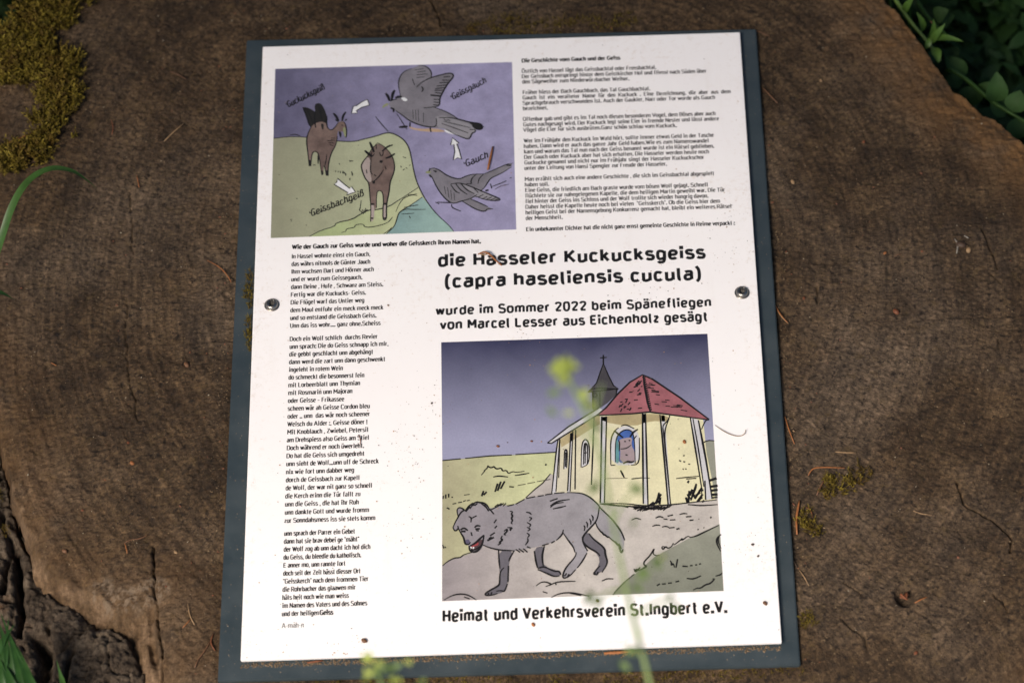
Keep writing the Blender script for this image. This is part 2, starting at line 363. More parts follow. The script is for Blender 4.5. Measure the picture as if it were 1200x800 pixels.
# ------------------------------------------------------------------ board
board = empty('information_board', (0, 0, ZW)); tag(board, 'rectangular story board with white printed sheet on a dark grey plate screwed to the stump', 'sign')
BL = Vector((0, 0, -ZW))
def bevel_box(name, quad, ztop, zbot, bev, mats, parent):
    bm = bmesh.new()
    lo = [bm.verts.new((*q, zbot)) for q in quad]; hi = [bm.verts.new((*q, ztop)) for q in quad]
    bm.faces.new(hi); bm.faces.new(lo[::-1])
    for a in range(4): b = (a + 1) % 4; bm.faces.new((lo[a], lo[b], hi[b], hi[a]))
    bmesh.ops.recalc_face_normals(bm, faces=bm.faces)
    bmesh.ops.bevel(bm, geom=bm.edges[:], offset=bev, segments=2, affect='EDGES', clamp_overlap=True)
    me = bpy.data.meshes.new(name); bm.to_mesh(me); bm.free(); me.materials.append(mats)
    return link(bpy.data.objects.new(name, me), parent)
ZP = -.0042
def plate_mat():
    m = NT('slate_grey_coated_metal', .42, .5)
    a = m.noise(40, 5, .65); d = m.noise(300, 4, .75)
    c = m.mix(m.ramp(a, [(.35, 0.0), (.65, 1.0)]), (.026, .037, .043), (.038, .050, .056))
    c = m.mix(m.ramp(d, [(.63, 0.0), (.75, .6)]), c, (.12, .10, .075))
    c = m.mix(m.ramp(m.noise(1, 4, .7, m.mapped((30, 300, 1))), [(.62, 0.0), (.75, .25)]), c, (.10, .10, .09))
    m.color(c); m.l(m.ramp(a, [(.3, .3), (.7, .55)]), m.b.inputs['Roughness']); m.normal(m.bump(m.noise(800, 2), .08, .0003)); return m.mat
pq = [P2(*p, ZP) for p in plate_px]; pq = pq[::-1]
o = bevel_box('backing_plate', pq, ZP, ZP - .0030, .0006, plate_mat(), board); o.location = BL
def sheet_mat():
    m = NT('white_laminated_sheet', .36, .4)
    c = m.mix(m.ramp(m.noise(9, 4, .6), [(.3, 0.0), (.7, 1.0)]), (.82, .785, .775), (.85, .82, .805))
    st = m.math('MULTIPLY', m.ramp(m.noise(16, 5, .7), [(.52, 0.0), (.68, 1.0)]), m.ramp(m.noise(300, 5, .8), [(.52, 0.0), (.68, 1.0)]))
    c = m.mix(m.math('MULTIPLY', st, .45), c, (.50, .34, .20))
    c = m.mix(m.ramp(m.noise(1, 4, .75, m.mapped((260, 330, 1))), [(.63, 0.0), (.74, .55)]), c, (.52, .36, .22))
    c = m.mix(m.ramp(m.noise(640, 3, .8), [(.70, 0.0), (.76, .6)]), c, (.42, .33, .26))
    sp = m.n('ShaderNodeSeparateXYZ'); m.l(m.co, sp.inputs[0])
    ex = m.math('SUBTRACT', SW / 2, m.math('ABSOLUTE', sp.outputs[0])); ey = m.math('SUBTRACT', SH / 2, m.math('ABSOLUTE', sp.outputs[1])); em = m.math('MINIMUM', ex, ey)
    rim = m.math('MULTIPLY', m.ramp(m.math('MULTIPLY', em, 60.0), [(0, 1.0), (1, 0.0)]), m.ramp(m.noise(210, 5, .8), [(.54, 0.0), (.70, .42)]))
    c = m.mix(rim, c, (.50, .38, .26))
    c = m.mix(m.ramp(m.noise(1, 5, .7, m.mapped((70, 9, 1))), [(.58, 0.0), (.78, .25)]), c, (.70, .63, .57))
    m.color(c); m.l(m.ramp(m.noise(30, 4), [(.3, .3), (.7, .45)]), m.b.inputs['Roughness']); m.normal(m.bump(m.noise(3, 2), .05, .002)); return m.mat
sq = [(-SW / 2, -SH / 2), (SW / 2, -SH / 2), (SW / 2, SH / 2), (-SW / 2, SH / 2)]
sheet = bevel_box('printed_sheet', sq, 0, -.0024, .00025, sheet_mat(), board); sheet.location = BL
# spacer strips of grime between sheet and plate
mb = MB()
INK = printed('black_ink', (.012, .011, .011), .1)
LAY = .00002
# ---- stroke lettering
G = {}
def g(ch, wd, *st): G[ch] = (wd, st)
g('a', 4.1, '~.5,4.5 1.3,5 3.7,5 3.7,3.6 3.7,2.5', '=3.7,2.7 3.7,0', '~3.7,2.9 .3,2.9 .3,0 2.6,0 3.7,.9')
g('b', 4.3, '=.4,7.2 .4,0', '~.4,4 1.6,5 4,5 4,0 1.6,0 .4,1'); g('c', 3.8, '~3.6,4.3 2.9,5 .3,5 .3,0 2.9,0 3.6,.7')
g('d', 4.3, '=3.9,7.2 3.9,0', '~3.9,4 2.7,5 .3,5 .3,0 2.7,0 3.9,1'); g('e', 4.2, '~.3,2.5 3.9,2.5 3.9,5 .3,5 .3,0 3.0,0 3.7,.7')
g('f', 2.9, '~3,7.1 1.2,7.3 1.2,5.5 1.2,4', '=1.2,5 1.2,0', '=.1,4.8 2.7,4.8'); g('g', 4.3, '~3.9,5 3.9,-2.1 .9,-2.1 .5,-1.4', '~3.9,4 2.7,5 .3,5 .3,0 2.7,0 3.9,1')
g('h', 4.3, '=.4,7.2 .4,0', '~.4,4 1.6,5 3.8,5 3.8,3 3.8,2', '=3.8,2.4 3.8,0'); g('i', 1, '=.5,5 .5,0', '@.5,6.8'); g('j', 1.3, '~.9,5 .9,-2 -.2,-2', '@.9,6.8')
g('k', 4, '=.4,7.2 .4,0', '=3.5,5 .5,2', '=1.6,3 3.8,0'); g('l', 1.6, '~.5,7.2 .5,0 1.6,0'); g('m', 6.8, '=.4,5 .4,0', '~.4,4 1.3,5 3.4,5 3.4,3 3.4,2', '=3.4,2.4 3.4,0', '~3.4,4 4.3,5 6.4,5 6.4,3 6.4,2', '=6.4,2.4 6.4,0')
g('n', 4.3, '=.4,5 .4,0', '~.4,4 1.6,5 3.8,5 3.8,3 3.8,2', '=3.8,2.4 3.8,0'); g('o', 4.3, 'o2.1,5 .2,5 .2,0 4.1,0 4.1,5'); g('p', 4.3, '=.4,5 .4,-2.1', '~.4,4 1.6,5 4,5 4,0 1.6,0 .4,1')
g('q', 4.3, '=3.9,5 3.9,-2.1', '~3.9,4 2.7,5 .3,5 .3,0 2.7,0 3.9,1'); g('r', 2.6, '=.4,5 .4,0', '~.4,3.8 1.3,5 2.7,4.9'); g('s', 3.8, '~3.5,4.4 2.7,5 .4,5 .2,3.1 2,2.6 3.8,2.2 3.6,0 1,0 .2,.7')
g('t', 2.8, '~1.1,6.8 1.1,0 2.6,0', '=.1,4.8 2.5,4.8'); g('u', 4.3, '=3.9,5 3.9,0', '~3.9,1 2.7,0 .5,0 .5,2 .5,3', '=.5,2.6 .5,5'); g('v', 3.9, '=.1,5 1.95,0 3.8,5'); g('w', 5.8, '=.1,5 1.5,0 2.9,4.8 4.3,0 5.7,5')
g('x', 3.8, '=.2,5 3.6,0', '=3.6,5 .2,0'); g('y', 3.9, '=.1,5 2,0', '=3.8,5 1.3,-2'); g('z', 3.6, '=.2,4.8 3.4,4.8 .2,.2 3.5,.2')
g('A', 5.2, '=.1,0 2.6,7 5.1,0', '=1,2 4.2,2'); g('B', 4.7, '=.4,0 .4,7', '~.4,6.8 4.3,6.8 4.3,3.7 .4,3.7', '~.4,3.7 4.6,3.7 4.6,.2 .4,.2'); g('C', 4.9, '~4.6,6.1 3.8,7 .3,7 .3,0 3.8,0 4.6,.9')
g('D', 4.9, '=.4,0 .4,7', '~.4,6.8 4.7,7 4.7,0 .4,.2'); g('E', 4.3, '=.4,0 .4,7', '=.4,6.8 4.1,6.8', '=.4,3.6 3.6,3.6', '=.4,.2 4.1,.2'); g('F', 4.1, '=.4,0 .4,7', '=.4,6.8 4,6.8', '=.4,3.5 3.5,3.5')
g('G', 5, '~4.6,6.1 3.8,7 .3,7 .3,0 4.6,0 4.6,3.3', '=4.7,3.3 2.7,3.3'); g('H', 5, '=.4,0 .4,7', '=4.6,0 4.6,7', '=.4,3.6 4.6,3.6'); g('I', 1, '=.5,0 .5,7'); g('J', 3.6, '~3.2,7 3.2,0 .9,0 .2,.8')
g('K', 5, '=.4,0 .4,7', '=4.6,7 .5,2.6', '=1.7,3.8 4.9,0'); g('L', 4.2, '=.4,7 .4,0', '=.4,.2 4.1,.2'); g('M', 6.1, '=.4,0 .4,7', '=.4,6.8 3.05,2.2 5.7,6.8', '=5.7,7 5.7,0'); g('N', 5.1, '=.4,0 .4,7', '=.4,6.8 4.7,.2', '=4.7,7 4.7,0')
g('O', 5, 'o2.5,7 .3,7 .3,0 4.7,0 4.7,7'); g('P', 4.7, '=.4,0 .4,7', '~.4,6.8 4.6,6.8 4.6,3 .4,3'); g('R', 4.9, '=.4,0 .4,7', '~.4,6.8 4.5,6.8 4.5,3.2 .4,3.2', '=2.6,3.2 4.7,0'); g('S', 4.7, '~4.3,6.2 3.4,7 .5,7 .2,4.2 2.4,3.6 4.7,3.1 4.5,0 1.2,0 .2,.9')
g('T', 4.6, '=2.3,0 2.3,7', '=.1,6.8 4.5,6.8'); g('U', 4.9, '~.4,7 .4,0 4.5,0 4.5,7'); g('V', 5, '=.1,7 2.5,0 4.9,7'); g('W', 7, '=.1,7 1.9,0 3.5,6.6 5.1,0 6.9,7'); g('X', 4.8, '=.2,7 4.6,0', '=4.6,7 .2,0'); g('Z', 4.4, '=.3,6.8 4.2,6.8 .2,.2 4.3,.2')
g('0', 4.5, 'o2.2,7 .3,7 .3,0 4.2,0 4.2,7'); g('2', 4.5, '~.4,5.6 .6,7 4,7 4.1,5 3.4,4 .5,.5', '=.3,.2 4.3,.2'); g('.', 1.1, '@.55,.3'); g(',', 1.2, '=.8,.7 .3,-1.2'); g(':', 1.2, '@.6,.3', '@.6,4.3')
g('(', 2, '~1.8,8 .3,6 .3,0 1.8,-1.5'); g(')', 2, '~.2,8 1.7,6 1.7,0 .2,-1.5'); g('-', 2.6, '=.2,2.6 2.4,2.6'); g('–', 4, '=.1,2.6 3.9,2.6'); g('"', 2, '=.4,7.2 .4,5.4', '=1.6,7.2 1.6,5.4'); g('!', 1.2, '=.6,7 .6,2', '@.6,.3')
g('ß', 4.4, '~.4,0 .4,7.3 3.5,7.3 3.5,4.2 1.9,3.9', '~1.9,3.9 4.4,3.6 4.2,0 1.8,0')
for base, new in (('a', 'ä'), ('o', 'ö'), ('u', 'ü')):
    wd, st = G[base]; G[new] = (wd, st + ('@%g,7.3' % (wd / 2 - 1.1), '@%g,7.3' % (wd / 2 + 1.1)))
for base, new in (('O', 'Ö'), ('U', 'Ü')):
    wd, st = G[base]; G[new] = (wd, st + ('@%g,8.3' % (wd / 2 - 1), '@%g,8.3' % (wd / 2 + 1)))
def chaikin(p, it=2, closed=False):
    for _ in range(it):
        q = []; n = len(p); rngi = range(n) if closed else range(n - 1)
        if not closed: q.append(p[0])
        for i in rngi:
            a, b = p[i], p[(i + 1) % n]
            if closed or i > 0: q.append((a[0] * .75 + b[0] * .25, a[1] * .75 + b[1] * .25))
            if closed or i < n - 2: q.append((a[0] * .25 + b[0] * .75, a[1] * .25 + b[1] * .75))
        if not closed: q.append(p[-1])
        p = q
    return p
ZN = [0]
def ribbon(mb, pts, wid, z, m=0, closed=False, taper=False):
    """flat stroke through 2D points (metres on the sheet); wid a number or a function of the direction angle"""
    n = len(pts)
    if n < 2: return
    ZN[0] = (ZN[0] + 1) % 400; z = z + ZN[0] * 1e-8
    L = []; Rr = []
    for i in range(n):
        a = pts[(i - 1) % n] if (closed or i > 0) else pts[i]; b = pts[(i + 1) % n] if (closed or i < n - 1) else pts[i]
        dx, dy = b[0] - a[0], b[1] - a[1]; l = math.hypot(dx, dy) or 1e-9; dx /= l; dy /= l
        w_ = (wid(abs(dy)) if callable(wid) else wid) * .5
        if taper: w_ *= .55 + .45 * math.sin(math.pi * min(1, max(0, (i + .5) / n)))
        L.append((pts[i][0] - dy * w_, pts[i][1] + dx * w_, z)); Rr.append((pts[i][0] + dy * w_, pts[i][1] - dx * w_, z))
    k = n if closed else n - 1
    mb.add(L + Rr, [(i, n + i, n + (i + 1) % n, (i + 1) % n) for i in range(k)], m)
def disc(mb, c, r, z, m=0, n=8, ry=None):
    ry = ry or r; mb.add([(c[0] + r * math.cos(2 * math.pi * i / n), c[1] + ry * math.sin(2 * math.pi * i / n), z) for i in range(n)], [tuple(range(n))], m)
def layout(s, track, serif):
    x = 0; out = []
    for ch in s:
        if ch == ' ': x += 3.2 if not serif else 2.9; continue
        wd, st = G[ch]; k = 1.0; o = 0.0
        if serif:
            k = 1.2 if ch.isupper() else (1.14 if ch in 'wm' else (.94 if ch in 'aces' else 1.0))
            if ch in 'il': o = .55; wd = 1.0
            if ch == 'l': st = ('=.5,7.2 .5,0',)
        out.append((x + o, st, ch, k)); x += wd * k + 2 * o + track
    return out, x - track
def text(mb, s, px0, py0, px1, cap, weight=1.3, serif=False, z=4 * LAY, u0=None, v0=None, u1=None, slant=0, end=None, it=2, cursive=False):
    """draw s with its baseline starting at a photo position and ending at photo x px1, in the sheet plane"""
    a = np.array(P2(px0, py0)) if u0 is None else np.array((u0, v0))
    if end: b = np.array(P2(*end))
    else:
        b = np.array([u1 if u1 is not None else P2(px1, py0 - (px1 - px0) * .028)[0], a[1]])
    ln, tot = layout(s, 1.95 if not serif else 1.55, serif)
    ex = b - a; k = np.linalg.norm(ex) / tot; ex = ex / np.linalg.norm(ex); ey = np.array([-ex[1], ex[0]]); sy = cap / 7
    ym = (lambda y: y) if not serif else (lambda y: y)
    tr = lambda x, y: tuple(a + ex * ((x + slant * y) * k) + ey * (y * sy))
    wfull = weight * sy
    wf = (lambda d: wfull * (.68 + .32 * d)) if serif else wfull
    if cursive:
        for (xa, _, ca, ka), (xb, _, cb, kb) in zip(ln[:-1], ln[1:]):
            xe = xa + G[ca][0] * ka; ribbon(mb, chaikin([tr(xe - .8, .3), tr(xe + .1, -.1), tr(xb - .1, 1.6), tr(xb + .4, 3.0)], 2), wfull * .55, z)
        xg = ln[0][0]; ribbon(mb, chaikin([tr(xg - 2.0, 5.6), tr(xg - 2.4, 4.0), tr(xg - .6, 3.6), tr(xg + .3, 4.2)], 2), wfull * .8, z)
    for x, st, ch, gk in ln:
        for q in st:
            kind, body = q[0], q[1:]
            pts = [(float(c.split(',')[0]) * gk, float(c.split(',')[1])) for c in body.split()]
            if cursive: pts = [(p_[0] + .25 * math.sin(3 * p_[1] + x), p_[1] + .35 * math.sin(x * 1.7)) for p_ in pts]
            if kind == '@':
                c = tr(x + pts[0][0], pts[0][1]); h = weight * (.62 if ch not in 'äöüÄÖÜ' else .5) * sy
                mb.add([(c[0] - h, c[1] - h, z), (c[0] + h, c[1] - h, z), (c[0] + h, c[1] + h, z), (c[0] - h, c[1] + h, z)], [(0, 1, 2, 3)])
                continue
            if kind == '=':
                for p, r in zip(pts[:-1], pts[1:]): ribbon(mb, [tr(x + p[0], p[1]), tr(x + r[0], r[1])], wf, z)
            else:
                ribbon(mb, [tr(x + p, r) for p, r in chaikin(pts, it, kind == 'o')], wf, z, closed=(kind == 'o'))
            if serif and kind != 'o' and ch not in '.,:()-–"!':
                for e, nb in ((pts[0], pts[1]), (pts[-1], pts[-2])):
                    if abs(e[1] - nb[1]) > abs(e[0] - nb[0]) and (e[1] in (0, 5, 7, 7.2, -2.1)):
                        l_, r_ = (-1.0, 1.0) if e[1] in (0, 7, -2.1) else (-1.15, .3)
                        yy = e[1] + (.18 if e[1] <= 0 else -.18)
                        ribbon(mb, [tr(x + e[0] + l_, yy), tr(x + e[0] + r_, yy)], wfull * .55, z)
                if ch in 'acesg' or ch in 'CGS':
                    pass
def text_obj(name, lines, **kw):
    mb = MB()
    for l in lines: text(mb, *l, **kw)
    return mb.build(name, INK, sheet)
# headings
text_obj('heading_text', [('die Hasseler Kuckucksgeiss', 514.5, 311.6, 825.5, .0078), ('(capra haseliensis cucula)', 522.5, 336.2, 820.5, .0078)], weight=1.78)
text_obj('subheading_text', [('wurde im Sommer 2022 beim Spänefliegen', 511.5, 368.6, 833, .0056), ('von Marcel Lesser aus Eichenholz gesägt', 516.5, 385.4, 829, .0058)], weight=1.7)
text_obj('publisher_text', [('Heimat und Verkehrsverein St.Ingbert e.V.', 519.5, 727.6, 851.5, .0066)], weight=1.6)
def para(name, rows, p_first, p_last, n_last, cap, weight):
    """rows: (row number, x start px, x end px, string); rows are evenly spaced on the sheet"""
    va, vb = P2(*p_first)[1], P2(*p_last)[1]; mb = MB()
    for r, xa, xb, s in rows:
        v = va + (vb - va) * r / n_last; f = r / n_last
        py = p_first[1] + (p_last[1] - p_first[1]) * f
        ua = P2(xa, py)[0]; ub = P2(xb, py - (xb - xa) * .028)[0]
        text(mb, s, 0, 0, 0, cap, weight=weight, serif=True, u0=ua, v0=v, u1=ub, it=2)
    return mb.build(name, INK, sheet)
c3 = lambda a: 600 + a / 4.444
R1 = [(2, 52, 750, 'Östlich von Hassel lÄgt das Geissbachtal oder Frossbachtal.'.replace('Ä', 'ä')), (3, 52, 1012, 'Der Geissbach entspringt hinter dem Geistkircher Hof und fliesst nach Süden über'), (4, 55, 610, 'den Sägeweiher zum Niederwürzbacher Weiher.')]
R2 = [(6, 57, 718, 'Früher hiess der Bach Gauchbach, das Tal Gauchbachtal.'), (7, 57, 1138, 'Gauch  ist  ein  veralteter  Name  für  den  Kuckuck  .  Eine  Bezeichnung,  die  aber  aus  dem'), (8, 57, 1057, 'Sprachgebrauch verschwunden ist. Auch der Gaukler, Narr oder Tor wurde als Gauch'), (9, 58, 186, 'bezeichnet.')]
R3 = [(11, 58, 1060, 'Offenbar gab und gibt es im Tal noch diesen besonderen Vogel, dem Böses aber auch'), (12, 60, 1077, 'Gutes nachgesagt wird. Der Kuckuck legt seine Eier in fremde Nester und lässt andere'), (13, 60, 857, 'Vögel die Eier für sich ausbrüten.Ganz schön schlau vom Kuckuck.')]
R4 = [(15, 63, 1050, 'Wer im Frühjahr den Kuckuck im Wald hört, sollte immer etwas Geld in der Tasche'), (16, 63, 1025, 'haben. Dann wird er auch das ganze Jahr Geld haben.Wie es zum Namenswandel'), (17, 64, 1052, 'kam und warum das Tal nun nach der Geiss benannt wurde ist ein Rätsel geblieben.'), (18, 64, 1026, 'Der Gauch oder Kuckuck aber hat sich erhalten. Die Hasseler werden heute noch'), (19, 66, 1000, 'Guckucke genannt und nicht nur im Frühjahr singt der Hasseler Kuckuckschor'), (20, 66, 806, 'unter der Leitung von Hansi Spengler zur Freude der Hasseler.')]
R5 = [(22, 68, 1053, 'Man erzählt sich auch eine andere Geschichte , die sich im Geissbachtal abgespielt'), (23, 68, 192, 'haben soll.'), (24, 70, 1020, 'Eine Geiss, die friedlich am Bach graste wurde vom bösen Wolf gejagt. Schnell'), (25, 70, 1108, 'flüchtete sie zur nahegelegenen Kapelle, die dem heiligen Martin geweiht war. Die Tür'), (26, 71, 1022, 'fiel hinter der Geiss ins Schloss und der Wolf trollte sich wieder hungrig davon.'), (27, 71, 1083, 'Daher heisst die Kapelle heute noch bei vielen  "Geisskerch". Ob die Geiss hier dem'), (28, 72, 1143, 'heiligen Geist bei der Namensgebung Konkurrenz gemacht hat, bleibt ein weiteres Rätsel'), (29, 73, 263, 'der Menschheit.')]
RT = [(0, 52, 562, 'Die Geschichte vom Gauch und der Geiss')]; RE = [(31, 75, 1160, 'Ein unbekannter Dichter hat die nicht ganz ernst gemeinte Geschichte in Reime verpackt :')]
for rows, wt, nm in ((RT, 2.0, 'bold_title_text'), (R1, 1.4, 'paragraph_text'), (R2, 1.4, 'paragraph_text'), (R3, 1.4, 'paragraph_text'), (R4, 1.4, 'paragraph_text'), (R5, 1.4, 'paragraph_text'), (RE, 1.6, 'paragraph_text')):
    para(nm, [(r, c3(a), c3(b), s) for r, a, b, s in rows], (611.7, 73.4), (616.9, 271.0), 31, .00265, wt)
def para2(nm, first, last, rows, ox, sc, wt=1.42, cap=.0028): para(nm, [(k, ox + a / sc, ox + b / sc, s) for k, (a, b, s) in enumerate(rows)], first, last, max(1, len(rows) - 1), cap, wt)
para('bold_title_text', [(0, 342.6, 563, 'Wie der Gauch zur Geiss wurde und woher die Geisskerch ihren Namen hat.')], (342.6, 291.8), (340, 384), 10, .0028, 1.95)
para2('verse_text', (342.2, 302.8), (340, 384), [(95, 487, 'In Hassel wohnte einst ein Gauch,'), (94, 487, 'das währs nitmols de Günter Jauch'), (93, 505, 'Ihm wuchsen Bart und Hörner auch'), (92, 447, 'und er wurd zum Geissegauch.'), (91, 552, 'dann Beine , Hufe , Schwanz am Steiss.'), (90, 465, 'Fertig war die Kuckucks- Geiss.'), (89, 457, 'Die Flügel warf das Untier weg'), (88, 552, 'dem Maul entfuhr ein meck meck meck'), (87, 518, 'und so entstand die Geissbach Geiss.'), (86, 538, 'Unn das iss wohr.... ganz ohne.Scheiss')], 320, 4.286)
para2('verse_text', (339.7, 399.6), (333.4, 612.2), [(118, 733, 'Doch ein Wolf schlich  durchs Revier'), (117, 810, 'unn sprach: Die do Geiss schnapp ich mir,'), (115, 702, 'die gebbt geschlacht unn abgehängt'), (114, 787, 'dann werd die zart unn dann geschwenkt'), (112, 489, 'ingeleht in rotem Wein'), (110, 640, 'do schmeckt die besonnerst fein'), (108, 610, 'mit Lorbeerblatt unn Thymian'), (107, 556, 'mit Rosmarin unn Majoran'), (106, 498, 'oder Geisse – Frikassee'), (104, 678, 'scheen wär ah Geisse Cordon bleu'), (103, 679, 'oder .. unn  das wär noch scheener'), (102, 661, 'Weisch du Alder :, Geisse döner !'), (101, 668, 'Mit Knoblauch , Zwiebel, Petersil'), (98, 673, 'am Drehspiess also Geiss am Stiel'), (97, 637, 'Doch während er noch üwerleht.'), (95, 641, 'Do hat die Geiss sich umgedreht'), (94, 740, 'unn sieht de Wolf...unn uff de Schreck'), (92, 568, 'nix wie fort unn dabber weg'), (91, 607, 'dorch de Geissbach zur Kapell'), (90, 695, 'de Wolf, der war nit ganz so schnell'), (87, 612, 'die Kerch erinn die Tür fallt zu'), (85, 601, 'unn die Geiss , die hat ihr Ruh'), (84, 673, 'unn dankte Gott und wurde fromm'), (80, 717, 'zur Sonndahsmess iss sie stets komm')], 320, 6)
para2('verse_text', (333.1, 627.3), (330.6, 721.4), [(75, 547, 'unn sprach der Parrer ein Gebet'), (74, 575, 'dann hat sie brav debei ge "mäht"'), (73, 650, 'der Wolf zog ab unn dacht ich hol dich'), (71, 588, 'du Geiss, du bleedie du katholisch.'), (70, 483, 'E anner mo, unn rannte fort'), (69, 584, 'doch seit der Zeit hässt diesser Ort'), (68, 637, '"Geisskerch" nach dem frommen Tier'), (65, 551, 'die Rohrbacher das glaawen mir'), (63, 505, 'häts heit noch wie man weiss'), (62, 628, 'im Namen des Vaters und des Sohnes'), (60, 305, 'und der heiligen')], 320, 5.715)
para('verse_text', [(0, 375, 390, 'Geiss')], (330.6, 721.4), (330.6, 735), 1, .0028, 1.9)
para('verse_text', [(0, 330.4, 355.8, 'A-mäh-n')], (330.4, 735.2), (330.4, 745), 1, .0028, 1.0)
# ------------------------------------------------------------------ the two printed drawings
from mathutils.geometry import tessellate_polygon
def crop(ox, oy, s): return lambda q: [(ox + float(c.split(',')[0]) / s, oy + float(c.split(',')[1]) / s) for c in q.split()]
PXW = .00062
def fill(mb, pts, layer, m=0, smooth=1):
    if smooth: pts = chaikin(pts, smooth, True)
    q = [Vector((*P2(*p), layer * LAY)) for p in pts]
    tri = tessellate_polygon([q]); mb.add([tuple(v) for v in q], [tuple(t) for t in tri], m)
def stroke(mb, pts, w_=1.0, layer=9, m=0, smooth=2, closed=False, taper=True):
    if smooth and len(pts) > 2: pts = chaikin(pts, smooth, closed)
    ribbon(mb, [P2(*p) for p in pts], w_ * PXW, layer * LAY, m, closed, taper and not closed)
def flip(mb):                                      # keep every printed face looking up
    out = []
    for f in mb.f:
        a, b, c = (Vector(mb.v[i]) for i in f[:3]); out.append(f if (b - a).cross(c - b).z >= 0 else f[::-1])
    mb.f = out; return mb
def art(name, mats, fn, label=None):
    mb = MB(); fn(mb); flip(mb); o = mb.build(name, mats, sheet)
    if label: o['label'] = label
    return o
p1, p2 = (222, 214, 214), (245, 236, 232)
A_, B_, C_, D_, E2_, H_ = crop(320, 80, 10), crop(340, 120, 8), crop(400, 160, 6.667), crop(440, 70, 8), crop(490, 160, 6.667), crop(320, 180, 8)
G2, H2, I2, J2, K2, L2, N2, O2, M2 = crop(515, 570, 5.714), crop(630, 570, 5.714), crop(740, 560, 5.333), crop(630, 400, 4), crop(740, 430, 4.21), crop(620, 400, 3.81), crop(500, 370, 4.21), crop(660, 560, 4), crop(510, 530, 4.444)
xL = P2(318, 279)[0]; xR = P2(605, 269)[0]; yT = P2(600, 73)[1]; yB = P2(317, 279)[1]
m_sky1 = printed('violet_wash', ink(92, 84, 116, p1), .12, ink(150, 137, 178, p1), ('X', xL + .0, xL + .11))
m_hill = printed('green_wash', ink(138, 132, 98, p1), .06, ink(168, 168, 120, p1), ('X', xL, xL + .07))
m_low = printed('meadow_wash', ink(158, 168, 96, p1), .09, ink(184, 180, 124, p1), ('X', xL + .04, xL + .09))
m_water = printed('teal_wash', ink(112, 148, 144, p1), .08, ink(140, 172, 160, p1), ('X', xL + .07, xL + .11))
m_brown = printed('brown_wash', ink(120, 90, 78, p1), .26); m_dbrown = printed('dark_brown_wash', ink(40, 35, 30, p1), .25); m_pink = printed('pinkish_wash', ink(164, 140, 130, p1), .06)
m_grey = printed('grey_wash', ink(122, 112, 120, p1), .14); m_lgrey = printed('light_grey_wash', ink(138, 128, 134, p1), .06)
m_green = printed('olive_wash', ink(132, 134, 78, p1), .1); m_white = printed('pale_paper', ink(214, 206, 206, p1), .02); m_orange = printed('ochre_wash', ink(186, 142, 98, p1), .1)
art('picture_sky', m_sky1, lambda b: fill(b, [(322.5, 81), (600, 73), (605, 269), (317.3, 279)], 1, 0, 0))
hill_top = [(320.3, 162.5), (340, 160.2), (358.7, 161), (376, 163.5), (395, 165.6), (415, 166.5), (427.5, 163), (440, 160), (455, 155), (465, 158.5), (473.5, 164), (479.5, 173), (482.5, 187), (485.5, 203.5), (490, 218), (499, 235), (511, 250.7), (526, 264), (532, 271.6)]
art('hill', m_hill, lambda b: fill(b, hill_top + [(317.3, 279)], 2, 0, 0))
wl = [(495, 231), (481, 241), (467.5, 248.5), (465, 257.5), (462, 266), (452.5, 274.3)]
gl = [(362.5, 277.3), (376, 270), (392, 265.6), (394, 261), (412.5, 257.5), (422.5, 251), (433, 246), (442, 246), (457, 241.7), (464.5, 236.5), (473.5, 231), (490, 220)]
art('meadow', m_low, lambda b: fill(b, gl + wl, 3, 0, 0))
art('brook', m_water, lambda b: fill(b, wl + [(532, 271.5), (526, 264), (511, 250.7), (499, 236)], 4, 0, 0))
def f(b):
    stroke(b, hill_top, 1.3, 4.6)
    stroke(b, gl, 1.3, 4.6, smooth=1); stroke(b, wl, 1.2, 4.6)
    for q in ('180,690 175,705 225,712 340,685 380,660', '0,752 40,740 35,722 105,712 108,690 170,683 178,705', '370,665 385,650 400,630', '330,762 385,725 392,710', '425,590 455,520 495,475 560,455 595,465', '520,460 590,450',
              '450,600 500,565 560,572 660,570', '470,606 520,604 570,600', '490,555 600,535', '155,500 148,560 140,578 160,590', '165,570 160,600', '178,575 172,608', '190,560 185,600', '205,570 180,590',
              '530,620 540,640', '62,190 92,192', '12,270 10,290', '22,280 40,300', '80,275 90,300', '62,340 70,325', '480,160 505,168', '465,230 468,245', '480,265 495,255', '505,245 515,250', '530,230 540,222'):
        stroke(b, C_(q), 1.0, 4.6)
    for q in ('585,160 588,175', '610,165 612,178', '630,165 632,185', '655,165 665,190', '675,185 682,210', '620,90 625,105', '715,75 750,70', '735,175 745,210', '720,235 722,250', '215,420 230,425', '160,620 180,618', '165,635 178,632', '375,108 400,108'):
        stroke(b, H_(q), .9, 4.6)
    stroke(b, [(464.5, 133), (470, 141), (475, 149), (477, 152)], 1, 4.6)
    stroke(b, D_('0,535 60,610 120,675'), 1.1, 4.6)
    stroke(b, [(340, 158.5), (346, 157.5), (352, 159.8)], 1.2, 4.6)
art('outline_drawing', INK, f)
